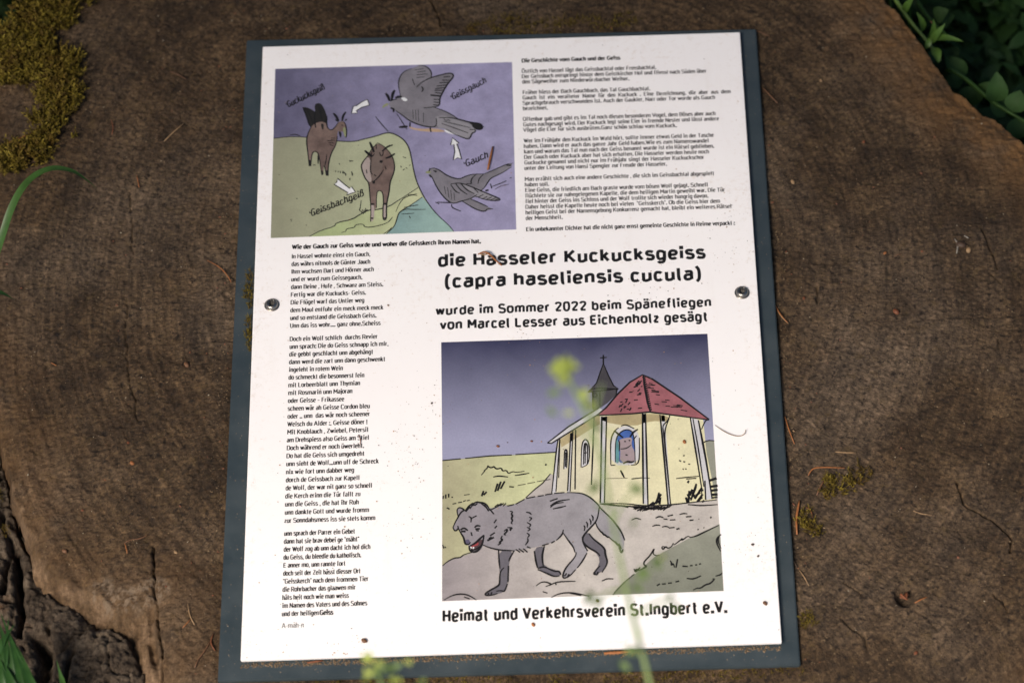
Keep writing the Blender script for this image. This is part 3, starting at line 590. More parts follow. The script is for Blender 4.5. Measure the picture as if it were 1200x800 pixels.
def f(b):
    fill(b, B_('115,50 150,45 220,78 236,95 228,25 255,8 290,12 320,60 345,130 352,240 200,240 172,190 160,140 130,95'), 5, 1)
    fill(b, B_('200,225 170,290 152,350 160,450 168,500 176,598 194,598 200,500 215,470 240,462 270,480 285,560 292,680 312,682 315,590 330,600 338,688 358,688 355,610 372,560 378,490 410,440 432,400 440,330 445,290 450,265 470,280 500,270 512,330 530,332 530,270 522,210 500,180 470,180 445,195 430,225 400,258 372,262 352,245 345,200 290,180 230,200'), 6, 0)
    fill(b, B_('256,490 272,490 268,580 256,580'), 5, 1)
    fill(b, B_('490,245 520,230 530,330 512,330'), 7, 2); fill(b, B_('452,270 485,285 475,345 458,300'), 7, 1)
    fill(b, B_('292,640 312,642 312,684 290,684'), 7, 1); fill(b, B_('335,640 356,640 358,690 338,690'), 7, 1); fill(b, B_('173,540 194,540 194,600 176,600'), 7, 1)
    fill(b, B_('288,200 318,205 312,265 292,240'), 7, 1)
    for q, k in (('200,228 168,290 152,360 165,460 178,600', 1.3), ('194,600 202,500 215,468 240,460 270,485 296,682', 1.2), ('312,600 325,600 340,690', 1.1), ('358,690 355,610 378,490 432,400 442,320', 1.2), ('352,240 372,262 400,258 430,225 450,190', 1.2),
                 ('500,180 522,210 530,270 528,335 512,325', 1.1), ('405,105 430,130 455,178', 2.6), ('522,92 495,130 488,178', 2.4), ('425,165 455,182', 2), ('515,175 532,160', 1.6), ('345,360 400,365', .9), ('360,380 410,385', .9), ('380,350 420,360', .9), ('370,400 405,410', .9), ('385,335 425,340', .8),
                 ('345,490 335,560 325,600', 1), ('480,215 500,220', 1.2), ('120,50 160,150 180,215 200,232', 1.6), ('236,90 225,150 240,240', 1.6), ('345,130 340,190 350,240', 1.4), ('320,170 335,185 350,160', 1.2), ('150,60 200,150 215,220', 1.0), ('260,20 290,120 300,180', 1.0)):
        stroke(b, B_(q), k, 9, 3)
art('winged_goat', [m_brown, m_dbrown, m_green, INK], f)
def f(b):
    fill(b, C_('285,52 330,75 375,120 405,170 420,240 405,300 380,360 375,430 355,520 352,560 354,650 325,656 325,560 330,520 325,440 300,422 275,435 274,560 258,570 255,650 228,668 224,640 232,560 228,520 222,450 215,360 185,330 160,260 155,225 175,190 210,150 235,100'), 5, 0)
    fill(b, C_('210,155 232,200 226,285 240,350 215,360 185,330 162,260 158,225 175,195'), 6, 1)
    fill(b, C_('238,160 285,60 325,110 310,160 330,230 290,300 262,360 240,345 228,280'), 6, 3)
    fill(b, C_('228,535 258,533 256,655 228,668'), 7, 1); fill(b, C_('326,535 354,533 354,655 326,655'), 7, 1); fill(b, C_('240,345 265,350 262,372 244,370'), 7, 4)
    for q, k in (('285,52 330,75 375,120 405,170 420,240 405,300 380,360 375,430 355,520 352,560 354,650 325,656 325,560 330,520 325,440 300,422 275,435 274,560', 1.3), ('228,668 232,560 222,450 215,360 185,330 160,260 155,225 175,190 210,150 235,100 285,52', 1.3),
                 ('222,45 240,85 256,125', 2.6), ('402,68 360,80 320,118', 2.2), ('183,112 215,140 242,160', 2.8), ('418,135 385,160 345,172', 2.4), ('232,165 225,280 245,300', 1.2), ('330,262 300,310 258,350', 1.3), ('240,120 232,150 245,158 258,135', 1.2), ('300,125 305,155 325,150 328,120', 1.2),
                 ('270,60 275,100', 1), ('195,260 200,290', 1), ('340,230 350,260', 1), ('228,530 258,530', 2.4), ('326,528 354,528', 2.4), ('228,640 250,640', 2), ('326,640 352,640', 2), ('300,195 322,200', 3.4), ('255,300 270,310', 1.4)):
        stroke(b, C_(q), k, 9, 2)
art('goat', [m_brown, m_pink, INK, printed('mid_brown_wash', ink(116, 92, 80, p1), .1), m_dbrown], f)
def f(b):
    fill(b, D_('235,342 214,250 220,180 260,115 330,88 400,60 450,58 505,85 528,130 524,168 640,138 700,127 732,142 728,172 690,210 665,240 640,290 615,340 600,372 605,412 590,440 560,450 640,480 720,520 780,560 850,575 940,590 990,605 1008,635 990,660 945,655 940,680 905,690 885,748 860,748 760,710 660,650 570,642 480,632 400,610 320,577 250,522 190,482 150,455 120,425 135,395 200,372'), 5, 0)
    fill(b, D_('560,500 900,610 950,650 880,740 760,705 660,648 575,640'), 6, 1)
    fill(b, D_('235,362 270,352 308,382 270,396'), 7, 2); fill(b, D_('60,462 72,430 112,404 126,425 95,440'), 7, 3)
    fill(b, D_('310,625 400,652 560,645 645,665 650,682 450,676 330,652'), 7, 4); fill(b, D_('215,628 300,615 305,640 225,645'), 7, 6); fill(b, D_('640,655 700,672 785,712 740,705 660,685'), 7, 2)
    fill(b, D_('850,575 940,590 990,605 1008,635 990,660 945,655 900,610'), 7, 6)
    for q, k in (('235,342 214,250 220,180 260,115 340,85', 1.1), ('400,60 450,55 505,85 528,130 522,172', 1.3), ('385,262 430,215 520,170 640,138 700,127 732,142 728,172 690,210 640,290 600,370 605,412 590,440 545,447 450,455', 1.6), ('545,447 640,480 720,520 780,562', 1.1),
                 ('595,545 700,545 800,565 880,590 985,600 1008,635 990,660 940,655 905,620', 1.6), ('880,655 940,660 935,682 905,688 885,745 850,745 760,710 660,655', 1.4), ('570,550 575,600 560,635 480,632 400,610 320,577 250,522 190,482', 1.4), ('95,318 118,345 132,390', 3), ('182,288 160,320 152,385', 3), ('248,350 215,350 185,362', 3), ('135,390 200,372', 1.2),
                 ('140,455 175,465 168,495', 2.2), ('430,255 450,275 435,305', 1.4), ('700,160 640,165', 1.2), ('690,195 625,195', 1.2), ('680,215 600,220', 1.2), ('665,240 575,250', 1.2), ('650,265 560,275', 1.3), ('640,290 555,290', 1.2), ('625,320 560,310', 1.2), ('615,345 515,335', 2), ('600,375 545,375', 1.2), ('600,405 545,400', 1.2), ('590,430 540,425', 1.2),
                 ('325,590 322,632', 1.6), ('512,640 520,680', 1.6), ('640,550 655,575 690,565 700,580', 1), ('345,180 365,240', .8), ('390,120 470,110', .8), ('370,100 450,85', .8), ('385,145 490,135', .8), ('385,170 460,165', .8), ('350,470 355,560', .6), ('400,470 405,580', .6), ('450,500 450,590', .6), ('376,470 380,570', .6), ('620,600 760,650 870,690', 1.0), ('640,580 760,610 890,640', 1.0)):
        stroke(b, D_(q), k, 9, 5)
art('flying_bird', [m_grey, m_lgrey, m_white, m_green, m_orange, INK, m_dbrown], f)
def f(b):
    fill(b, E2_('90,262 115,245 160,260 215,300 270,325 325,335 375,310 430,295 510,295 540,285 620,250 700,215 738,210 725,240 650,290 570,325 550,350 520,400 490,425 560,455 657,495 600,505 520,495 450,470 410,490 470,520 540,550 587,568 545,577 520,592 450,570 390,535 340,505 280,527 240,512 190,465 140,390 110,320 92,300'), 5, 0)
    fill(b, E2_('330,365 430,400 560,455 655,494 600,503 510,490 450,465 400,440'), 6, 1); fill(b, E2_('50,283 75,267 97,270 97,290 75,292'), 7, 2)
    for q, k in (('88,262 115,245 160,260 215,300 270,325 325,335 375,310 430,295 510,295', 1.3), ('510,295 540,285 620,250 700,215 738,210', 1.1), ('730,240 650,290 570,325 550,350 520,400 490,425', 1.2), ('92,300 110,320 140,390 190,465 240,512 280,527 340,505 410,488 460,455', 1.3), ('255,372 330,362 430,400 560,455 657,495 600,505 520,495 450,470', 1.4),
                 ('255,378 290,430 325,445', 1.3), ('290,365 330,420 385,455', 1.2), ('330,365 380,420 440,450', 1.4), ('375,370 420,372 410,355 425,320 455,298', 1.2), ('430,400 470,440', 1), ('510,298 475,330 468,370', 1.1), ('340,505 390,535 450,570 520,592 545,560 585,568', 1.3), ('410,490 480,520 545,550', 1.2), ('500,490 540,470', 1), ('530,495 575,475', 1), ('560,500 605,482', 1), ('590,502 630,488', 1), ('470,475 510,455', 1),
                 ('135,515 165,528', 1), ('150,515 240,518 275,522', 1.3), ('262,530 262,558 335,585', 1.3), ('120,268 145,275 130,280', 1.6), ('92,250 85,275', 1.2), ('85,300 105,320', 2), ('690,225 728,228', 1.8), ('525,425 550,420', 2.4), ('565,370 575,408', 1.2), ('578,392 640,370 690,348', 1.1), ('715,328 730,322', 1), ('230,400 240,480', .6), ('255,420 262,495', .6), ('280,440 285,500', .6), ('205,390 215,450', .6)):
        stroke(b, E2_(q), k, 9, 3)
art('cuckoo', [m_grey, m_lgrey, m_green, INK], f)
for q in (A_('1105,370 1040,398 978,442 940,450 918,532 988,530 976,502 1040,462 1130,436'), H_('605,235 665,287 720,330 735,310 772,362 688,391 702,368 640,332 572,290 597,272'), E2_('268,12 320,55 302,60 322,110 339,180 310,168 275,186 286,120 280,65 254,68')):
    def f(b):
        fill(b, q, 5, 0, 0); stroke(b, q, 1.1, 9, 1, 0, True)
    art('arrow', [m_white, INK], f)
for s_, a, e, cap in (('Guckucksgeiß', (338, 126), (380.5, 105), .0038), ('Geissbachgeiß', (365, 253.5), (426, 230), .0040), ('Geissgauch', (531, 117), (570, 97), .0038), ('Gauch', (546.5, 195.5), (572, 184.5), .0040)):
    hm = MB(); text(hm, s_, a[0], a[1], 0, cap * 1.12, weight=1.1, end=e, slant=.45, cursive=True, z=9 * LAY); hm.build('handwriting', INK, sheet)

# second drawing: wolf in front of the chapel
yT2, yB2 = P2(829, 391)[1], P2(518, 704)[1]; xL2, xR2 = P2(517, 550)[0], P2(838, 550)[0]
m_sky2 = printed('blue_violet_wash', ink(158, 152, 186, p2), .025, ink(58, 56, 92, p2), ('Y', P2(518, 520)[1], P2(518, 398)[1]))
m_field = printed('yellow_green_wash', ink(176, 162, 112, p2), .08, ink(206, 202, 128, p2), ('X', xL2, xL2 + .05))
m_path = printed('mauve_path_wash', ink(160, 142, 142, p2), .10, ink(200, 182, 168, p2), ('X', xL2, xL2 + .08))
m_fld2 = printed('grey_green_wash', ink(128, 126, 104, p2), .08, ink(152, 148, 124, p2), ('Y', yB2, yB2 + .04))
m_wall = printed('cream_wash', ink(216, 198, 162, p2), .06, ink(232, 214, 150, p2), ('X', xL2 + .06, xL2 + .12)); m_ochre = printed('ochre_shade_wash', ink(186, 158, 92, p2), .12); m_red = printed('red_wash', ink(176, 84, 92, p2), .16)
m_tower = printed('slate_wash', ink(78, 70, 74, p2), .15); m_pillar = printed('pillar_wash', ink(206, 196, 196, p2), .04); m_blue = printed('blue_glass_wash', ink(50, 100, 185, p2), .2); m_teal = printed('teal_glass_wash', ink(80, 160, 165, p2), .2)
m_wolf = printed('wolf_grey_wash', ink(148, 133, 138, p2), .10, ink(158, 147, 150, p2), ('X', xL2, xL2 + .09)); m_wolf2 = printed('wolf_dark_wash', ink(108, 98, 106, p2), .1); m_gt = printed('goat_mauve_wash', ink(170, 140, 142, p2), .06)
art('picture_ground', m_path, lambda b: fill(b, [(518.3, 538), (837.5, 530), (848, 692), (518, 704)], 1, 0, 0))
art('picture_sky', m_sky2, lambda b: fill(b, [(517, 401), (829, 391), (837.2, 522), (700, 540), (518.3, 541)], 2, 0, 0), 'dark blue to violet evening sky')
field = [(518.3, 539.5), (540, 537.5), (573.6, 534.4), (610, 532.5), (652, 529.6), (652, 557), (645, 555), (636, 566), (627, 573), (616, 583), (590, 600), (556, 646), (537.8, 653), (525.5, 656), (518.2, 663)]
art('field', m_field, lambda b: fill(b, field, 3, 0, 0))
art('field', m_fld2, lambda b: (fill(b, [(718.7, 696.5), (727.5, 685), (742.5, 673.7), (767, 652), (795, 637), (810, 629), (843.3, 613.7), (848, 692)], 3, 0, 0), fill(b, [(822, 520), (826, 517.5), (830, 516), (836.9, 516.5), (841, 583), (828, 580)], 3, 0, 0)))
def f(b):
    fill(b, [(707, 426), (713, 440), (719, 452), (724.5, 455.5), (722.5, 462), (712, 472), (700, 480), (694.8, 480), (694.3, 459), (689.5, 459.5), (699, 449), (703, 437)], 4, 0, 0)
    fill(b, [(655, 515), (697, 487), (701, 486), (740, 484.4), (761, 482.5), (783, 485.5), (797, 487.5), (824, 491.5), (828, 530), (834, 560), (838.5, 585), (805.6, 589), (785, 591), (758.7, 593), (703, 590), (646, 582), (651, 530)], 5, 1, 0)
    fill(b, [(656, 515), (697, 487.5), (703, 486.5), (703, 497), (697, 500), (658, 524)], 6, 2, 0); fill(b, [(705, 487), (761, 484), (783, 487), (784, 494), (762, 493), (742, 500), (705, 494)], 6, 2, 1)
    fill(b, [(752.5, 439.4), (764, 444), (797, 466), (830.5, 491.5), (797, 487.5), (783, 485.5), (761, 482.7), (740, 484.6), (701, 486.3), (712, 476), (724, 461.5), (740, 447)], 6, 3, 0)
    fill(b, [(641.5, 519), (666, 500), (692, 484), (702, 478), (706, 480), (700, 486), (655, 514.5), (647, 519)], 6, 4, 0)
    for q in ((('122,480 135,470 120,675 101,680'),), (('183,412 196,402 184,672 170,672'),), (('318,335 345,335 335,722 316,722'),), (('508,322 522,322 532,728 508,725'),), (('590,330 606,330 634,728 618,730'),)): fill(b, L2(q[0]), 6, 4, 0)
    fill(b, K2('290,250 330,260 345,340 385,545 398,650 365,655 355,580'), 6, 4, 0)
    fill(b, L2('363,553 365,430 380,398 430,372 480,395 494,430 495,550'), 6, 4, 1); fill(b, L2('385,540 385,440 400,405 440,390 470,410 474,545'), 7, 5, 1); fill(b, L2('385,500 386,440 400,440 404,540 387,545'), 8, 7, 1)
    fill(b, L2('405,542 408,480 398,455 402,438 430,430 462,428 456,462 472,492 474,544'), 9, 6, 1)
    fill(b, L2('232,560 234,460 250,432 270,455 268,548'), 7, 4, 0); fill(b, L2('155,570 158,490 165,480 171,495 168,565'), 7, 4, 0)
art('chapel', [m_tower, m_wall, m_ochre, m_red, m_pillar, m_blue, m_gt, m_teal], f)
def f(b):
    for q, k in (('707,416 707,427', 1.6), ('703,419.5 711,418.8', 1.4), ('707,426 703,437 699,449 689,459.5 724.5,455.5 719,452 713,440 707,426', 1.3), ('694.5,459 695,480', 1.6), ('703,459 703,476', 1.2), ('722.5,456 722,463', 1.2), ('752.5,439.4 738,448 724,461.5 710,478 700,486', 1.8), ('752.5,439 764,444 797,466 831,491.5', 1.8), ('699,486.8 740,484.8 761,482.8 783,485.6 831,492', 1.8),
                 ('754,440 755,450 757,461 759,472 762,482', 2.2), ('641.5,519 666,500 692,484 702,478', 1.6), ('647,519 655,514 700,486', 1.6), ('641.5,519 647,519.5', 1.4), ('518.3,539.5 540,537.5', 1.4), ('545,537 573.6,534.2 600,533', 1.4), ('604,532.6 651,529.8', 1.4), ('645,555 636,566 627,573 616,583', 1.2), ('822,520 827,517 831,516 837,516.5', 1.3)):
        stroke(b, [tuple(map(float, c.split(','))) for c in q.split()], k, 10, smooth=0)
    for q, k in (('130,435 122,480 101,680', 1.4), ('137,430 120,670', 1.2), ('138,440 132,610', 1), ('186,410 172,668', 1.5), ('196,400 183,670', 1.2), ('208,394 205,660', 1.5), ('290,340 284,500 278,640', 1.6), ('325,335 318,720', 1.8), ('346,335 336,720', 1.5), ('506,322 508,500 510,725', 2), ('520,322 524,500 531,732', 1.8),
                 ('585,330 600,480 622,730', 1.6), ('632,728 610,500 603,400 625,345', 1.5), ('365,552 363,440 380,400 400,385', 1.4), ('410,378 432,370 470,390', 1.4), ('492,430 494,548 455,552', 1.3), ('365,553 385,552', 1.2), ('385,540 385,440 405,405 440,390 470,410 474,545', 1.3), ('380,398 400,415 420,430', 2.0), ('486,392 465,405 450,428', 2.0),
                 ('480,420 465,440', 1.2), ('408,480 435,478 456,462', 1.2), ('400,440 405,455 402,490', 1.2), ('420,545 440,535 455,540 470,535', 2.2), ('425,445 432,448', 1.5), ('445,440 452,444', 1.5), ('430,505 440,508', 1.5), ('408,575 416,590 425,608', 1.8), ('460,612 500,608 540,610', .9), ('342,612 440,610', .6),
                 ('232,562 234,460 250,432 270,455 268,548 235,562', 1.4), ('243,550 245,465 252,452 262,465 260,545', 1.6), ('252,455 250,545', 1.2), ('244,500 262,495', 1.2), ('155,570 158,490 165,480 171,495 168,565', 1.6), ('162,560 165,495', 1.4), ('285,235 300,230 305,245 290,250 285,235', 1.2), ('262,228 280,208 400,212', 1.3)):
        stroke(b, L2(q), k, 10)
    for q, k in (('190,235 182,262 157,285 155,300', 1.4), ('140,235 150,330 180,680', 1.6), ('155,300 172,450 193,680', 1.6), ('290,250 310,370 345,590', 1.7), ('303,255 330,400 357,590', 1.4), ('330,262 345,340 368,460 398,650', 2), ('380,262 365,262 345,308', 1.2), ('362,560 366,655', 1.6), ('345,585 348,650', 1.2), ('385,560 420,548', 3), ('390,590 425,585', 3), ('392,610 425,605', 3), ('394,630 425,628', 3), ('396,645 425,642', 2),
                 ('220,550 260,545 335,538', 1.3), ('270,552 320,548', 1.4), ('0,552 50,546', 1.3), ('275,565 285,568', 3), ('235,460 245,465', 1.6), ('255,466 265,468', 1.5), ('255,436 262,438', 1.8), ('252,502 258,504', 1.5), ('265,502 272,504', 1.3), ('280,478 290,480', 1.3)):
        stroke(b, K2(q), k, 10)
    rr = random.Random(4)
    for a, b_, c, d in ((20, 130, 60, 88), (0, 140, 50, 60), (0, 180, 50, 44), (0, 215, 45, 10)): pass
    for k in range(26):                            # roof tile dashes
        u = rr.uniform(0, 1); v = rr.uniform(.15, .95)
        xx = 752 + (v * 62) * (u * .9); yy = 441 + v * 43; 
        if u > .35: stroke(b, [(xx, yy), (xx + rr.uniform(4, 9), yy + rr.uniform(.3, 1.4))], 1.1, 10)
    for k in range(34):
        v = rr.uniform(.1, .95); u = rr.uniform(.05, .8); xx = 752 - v * 46 * u; yy = 442 + v * 40
        stroke(b, [(xx, yy), (xx - rr.uniform(1.5, 3), yy + rr.uniform(2, 4))] if k % 2 else [(xx, yy), (xx + rr.uniform(2, 5), yy - .5)], 1.3, 10)
    for k in range(16): stroke(b, [(753.5 + k * .5 + rr.uniform(-1.5, 0), 442 + k * 2.5), (756.5 + k * .5, 442.6 + k * 2.5)], 1.7, 10)
    for k in range(46):                            # hatching on the ground under the walls
        t_ = k / 45; xx = 703 + t_ * 84; yy = 590 + 3.5 * math.sin(t_ * 2.3); L_ = rr.uniform(5, 12)
        stroke(b, [(xx, yy + rr.uniform(-1, 1)), (xx - L_, yy + rr.uniform(2.5, 5.5))] if 748 < xx < 790 else [(xx, yy), (xx + L_, yy + rr.uniform(.5, 2.4))], 1.4, 10)
    stroke(b, [(703, 590), (730, 589.5), (757, 593), (785, 591.5), (806, 589), (840, 585.5)], 1.6, 10); stroke(b, [(806, 591), (822, 592.5), (841, 591)], 1.5, 10)
    for q in ('100,180 140,150', '130,170 160,150 172,90', '165,130 185,100', '150,160 180,140', '175,165 180,120', '340,120 350,155', '355,155 362,80', '370,140 400,60 405,35', '395,130 440,60', '410,150 445,100', '380,90 395,120', '350,100 365,130', '420,80 450,75', '365,110 380,70', '400,110 430,90', '420,140 440,120', '440,150 455,140'): stroke(b, I2(q), 2.4, 10)
    for q, k in (('150,250 175,238 200,248', 1.6), ('200,255 225,258', 1.4), ('225,238 260,230', 1.6), ('240,262 275,260', 1.4), ('300,228 325,220 350,224', 1.4), ('340,242 375,240', 1.6), ('362,264 388,262', 1.6), ('130,302 155,292 180,296', 1.5), ('190,306 215,300 235,308', 1.4), ('232,312 270,308', 1.4), ('280,320 300,314', 1.8), ('492,244 500,248', 2.2), ('412,320 420,322', 1.6), ('450,308 455,312', 1.5),
                 ('545,295 460,335 400,365 365,370', 1.6), ('370,372 352,360 320,388 308,385 325,372 275,412 262,418', 1.5), ('262,405 250,430 225,440 215,425 195,450 188,425 210,430', 1.5), ('175,480 150,485 132,470 145,432 120,480 75,525 80,545 100,550 40,580 30,565 18,588 22,570', 1.5), ('0,612 18,600', 1.2),
                 ('240,515 250,525 248,548 262,530 268,558', 1.5), ('288,505 278,560', 1.5), ('318,550 352,552', 1.6), ('365,548 382,545', 1.6), ('398,543 410,541', 1.6), ('422,538 435,534', 1.6), ('345,626 385,632 435,610', 1.7), ('158,672 178,660', 1.6), ('190,662 215,660', 1.6), ('228,657 252,654', 1.6), ('275,648 298,643', 1.6),
                 ('385,700 410,685 430,690 462,665 490,660 512,640 520,628 505,630', 1.6), ('525,612 555,605 568,592', 1.5), ('560,352 535,372 530,405 558,458', 1.7), ('548,360 540,395 560,440', 1.2), ('0,262 30,248 60,260', 1.3)): stroke(b, I2(q), k, 10)
    for q, k in (('240,118 262,92 250,100 275,78 272,68 285,80 300,78 305,72 318,88 345,80 350,98 372,92 380,112 405,98 420,105 465,98', 1.5), ('302,128 330,122 380,128', 1.5), ('415,120 450,115 490,108', 1.4), ('355,190 330,150 325,205', .1), ('312,205 325,162', 2), ('325,200 342,152', 2), ('340,190 362,150', 2), ('242,228 252,200', 2), ('252,222 268,205', 2), ('40,242 42,225', 1.5), ('55,240 55,218', 1.5), ('70,235 70,215', 1.5), ('85,232 92,234', 1.5),
                 ('60,288 75,295', 1.5), ('90,268 110,265', 1.2), ('118,262 140,258', 1.2), ('145,255 160,250', 1.2), ('165,252 180,248', 1.2), ('385,178 410,180', 1.5), ('430,172 470,165', .9), ('480,162 520,155', .9), ('530,152 600,140', .9), ('150,222 180,218', 1), ('38,590 60,570 100,548 130,548 150,530 200,518', 1.4), ('45,768 90,742 140,735 180,745 215,768', 1.5), ('150,752 180,762', 1.3), ('38,480 45,500', 1.3), ('50,495 55,492', 2),
                 ('525,695 545,678 570,672 600,682 605,688 590,692 575,698', 1.5), ('600,688 640,672 730,670', 1.5), ('625,675 630,690', 1.3), ('605,755 640,735 700,728 760,738 800,748', 1.5), ('700,732 760,745', 1.2), ('560,724 585,732', 1.2), ('572,62 580,66', 2)): stroke(b, M2(q), k, 10)
    stroke(b, H2('505,725 530,690 580,640 635,595'), 1.4, 10); stroke(b, H2('430,632 465,615 508,618'), 1.5, 10); stroke(b, H2('645,550 655,572 665,560 686,540'), 1.8, 10)
art('outline_drawing', INK, f)
def f(b):
    fill(b, G2('395,425 400,550 405,600 400,660 310,710 303,732 360,726 435,706 455,650 460,520 500,428'), 11, 1)
    fill(b, H2('-24,410 -12,500 3,555 110,605 150,602 154,570 40,532 30,470 46,395'), 11, 1)
    fill(b, H2('335,300 370,350 450,410 455,450 474,512 430,572 375,594 368,580 415,520 410,460 340,410 300,370 300,335'), 11, 1)
    fill(b, H2('415,138 500,220 560,300 583,360 566,452 545,430 540,400 490,350 430,310 400,270 388,240 408,190'), 11, 0)
    body = G2('90,275 105,240 125,200 115,160 135,135 160,150 175,165 200,125 260,100 310,115 335,150 400,125 455,125 500,120 570,85 630,70 680,64') + H2('100,48 200,40 300,45 350,70 400,115 415,140 405,200 390,240 340,290 300,340 310,390 335,425 320,470 270,540 215,600 172,617 168,590 200,530 260,465 240,410 175,312 150,345 90,380 0,402') + G2('600,415 510,430 400,425 330,405 290,390 275,430 235,442 200,427 198,395 170,387 163,350 140,310 128,282 105,300')
    fill(b, body, 12, 0)
    fill(b, G2('170,360 195,350 208,375 190,392 168,382'), 13, 2); fill(b, G2('200,400 240,380 292,345 285,388 255,425 215,428'), 13, 4); fill(b, G2('208,398 240,388 262,368 262,392 232,400 215,408'), 14, 3); fill(b, G2('205,402 216,400 220,415 208,412'), 14, 5); fill(b, G2('222,404 234,402 232,416 222,416'), 14, 5)
    for q, k in (('90,275 105,240 125,205 145,170 165,160 160,150 130,138 115,160 125,200', 1.6), ('90,275 105,302 128,280 122,262', 1.6), ('128,282 145,315 165,345 170,385 195,390 208,372', 1.8), ('170,165 200,128 225,110', 1.8), ('205,150 225,115 250,102 270,108 295,108 320,125 338,160', 1.8), ('215,130 240,120', 1.6), ('235,128 255,112', 1.6), ('280,112 315,140', 1.8), ('300,120 330,165', 1.6), ('190,150 205,135', 2), ('175,168 190,150', 2),
                 ('195,200 215,210 210,240', 1.5), ('215,212 250,195', 1.5), ('140,290 165,275 190,295', 2.0), ('145,300 175,300', 2.4), ('235,275 250,260 275,265', 2), ('240,285 270,282', 2.2), ('245,295 265,296', 1.5), ('212,305 218,330', 1.5), ('200,400 240,380 275,345 298,325', 2.2), ('298,325 290,380 262,428 232,440 202,430 198,398', 2.2), ('205,425 240,425 270,400', 1.5),
                 ('335,150 365,185', 1.5), ('365,245 382,220', 1.5), ('370,280 385,262', 1.6), ('338,330 372,308', 1.6), ('320,362 365,340', 2.2), ('330,350 350,338', 2), ('290,390 330,408 400,425 470,428 505,430', 1.6), ('370,135 395,118', 1.3), ('390,132 415,112', 1.4), ('405,130 430,112', 1.4), ('425,132 445,112', 1.3), ('340,158 400,128', 1.4), ('455,130 500,120', 1.5), ('510,118 570,85', 1.4), ('580,80 640,68', 1.4),
                 ('470,165 492,168 480,185 492,195 480,215 492,225 478,245 490,250', 1.8), ('455,275 490,275 470,290 480,295', 1.8), ('432,300 452,282 455,300 430,320 445,325', 1.8), ('420,330 410,350 425,355 400,375 412,380 390,392', 2), ('580,172 605,175 615,188', 1.5), ('600,205 622,212 600,232', 1.5), ('585,240 615,255 600,272', 1.5), ('585,272 612,285 590,298', 1.5), ('585,310 605,325 590,342', 1.5), ('590,345 595,365 575,392', 1.6), ('510,420 540,440', 1.5), ('530,415 565,440', 1.5), ('560,415 590,440', 1.5), ('585,402 610,412', 1.5),
                 ('395,428 400,510 405,550', 1.6), ('432,542 405,570 403,640 400,662 312,708 304,730 360,726 388,715', 1.8), ('500,430 470,480 465,500', 1.5), ('462,530 458,640', 1.5), ('455,650 435,706 415,695 380,700', 1.6), ('330,712 325,728', 1.6), ('350,706 345,725', 1.6)): stroke(b, G2(q), k, 15, 6)
    for q, k in (('0,66 40,60', 1.4), ('50,56 100,48', 1.4), ('110,46 180,40', 1.4), ('195,40 290,42 350,70 400,115 418,140', 1.5), ('412,140 405,200 388,240 340,290 305,330 300,360 315,400 335,432', 1.7), ('330,445 300,500 265,545', 1.5), ('255,555 215,600 172,617 168,590 190,540 255,468 258,440', 1.7), ('250,440 240,405 205,360 172,312', 1.6), ('172,288 168,315 150,338 125,360', 1.6), ('115,365 90,378', 1.5), ('75,382 30,395', 1.5),
                 ('82,98 135,80', 1.6), ('85,130 130,98 215,86', 1.6), ('85,140 120,112 175,106', 1.4), ('102,150 150,140 190,130', 1.6), ('370,230 372,205 360,190', 1.5), ('355,255 358,235 348,215', 1.5), ('332,275 335,250 325,235', 1.5), ('312,298 318,270 308,260', 1.5), ('415,140 500,220 560,300 583,360', 1.6), ('388,240 400,275 430,310 425,300 450,330 445,318 475,345 472,332 495,355', 1.8), ('495,355 520,375 515,365 545,400 540,378 560,420 545,400 562,452 572,420', 2.2),
                 ('300,335 302,372 340,410 400,440 418,465', 1.8), ('345,315 370,350 450,410 452,455 472,512 430,575', 1.8), ('418,530 368,585 400,592', 1.6), ('385,575 380,590', 1.8), ('405,570 400,588', 1.8), ('45,398 28,465 38,530', 1.8), ('-22,430 -12,500 0,545', 1.8), ('0,548 40,535 60,545', 1.8), ('50,538 110,568 145,565 155,590', 1.8), ('0,555 60,580 110,603 145,598', 1.8), ('180,600 195,580', 1.6), ('200,602 212,585', 1.6)): stroke(b, H2(q), k, 15, 6)
art('wolf', [m_wolf, m_wolf2, printed('nose_wash', ink(96, 84, 110, p2), .1), printed('tongue_red', ink(176, 40, 44, p2), .1), printed('mouth_dark', ink(90, 60, 62, p2), .1), m_white, INK], f)

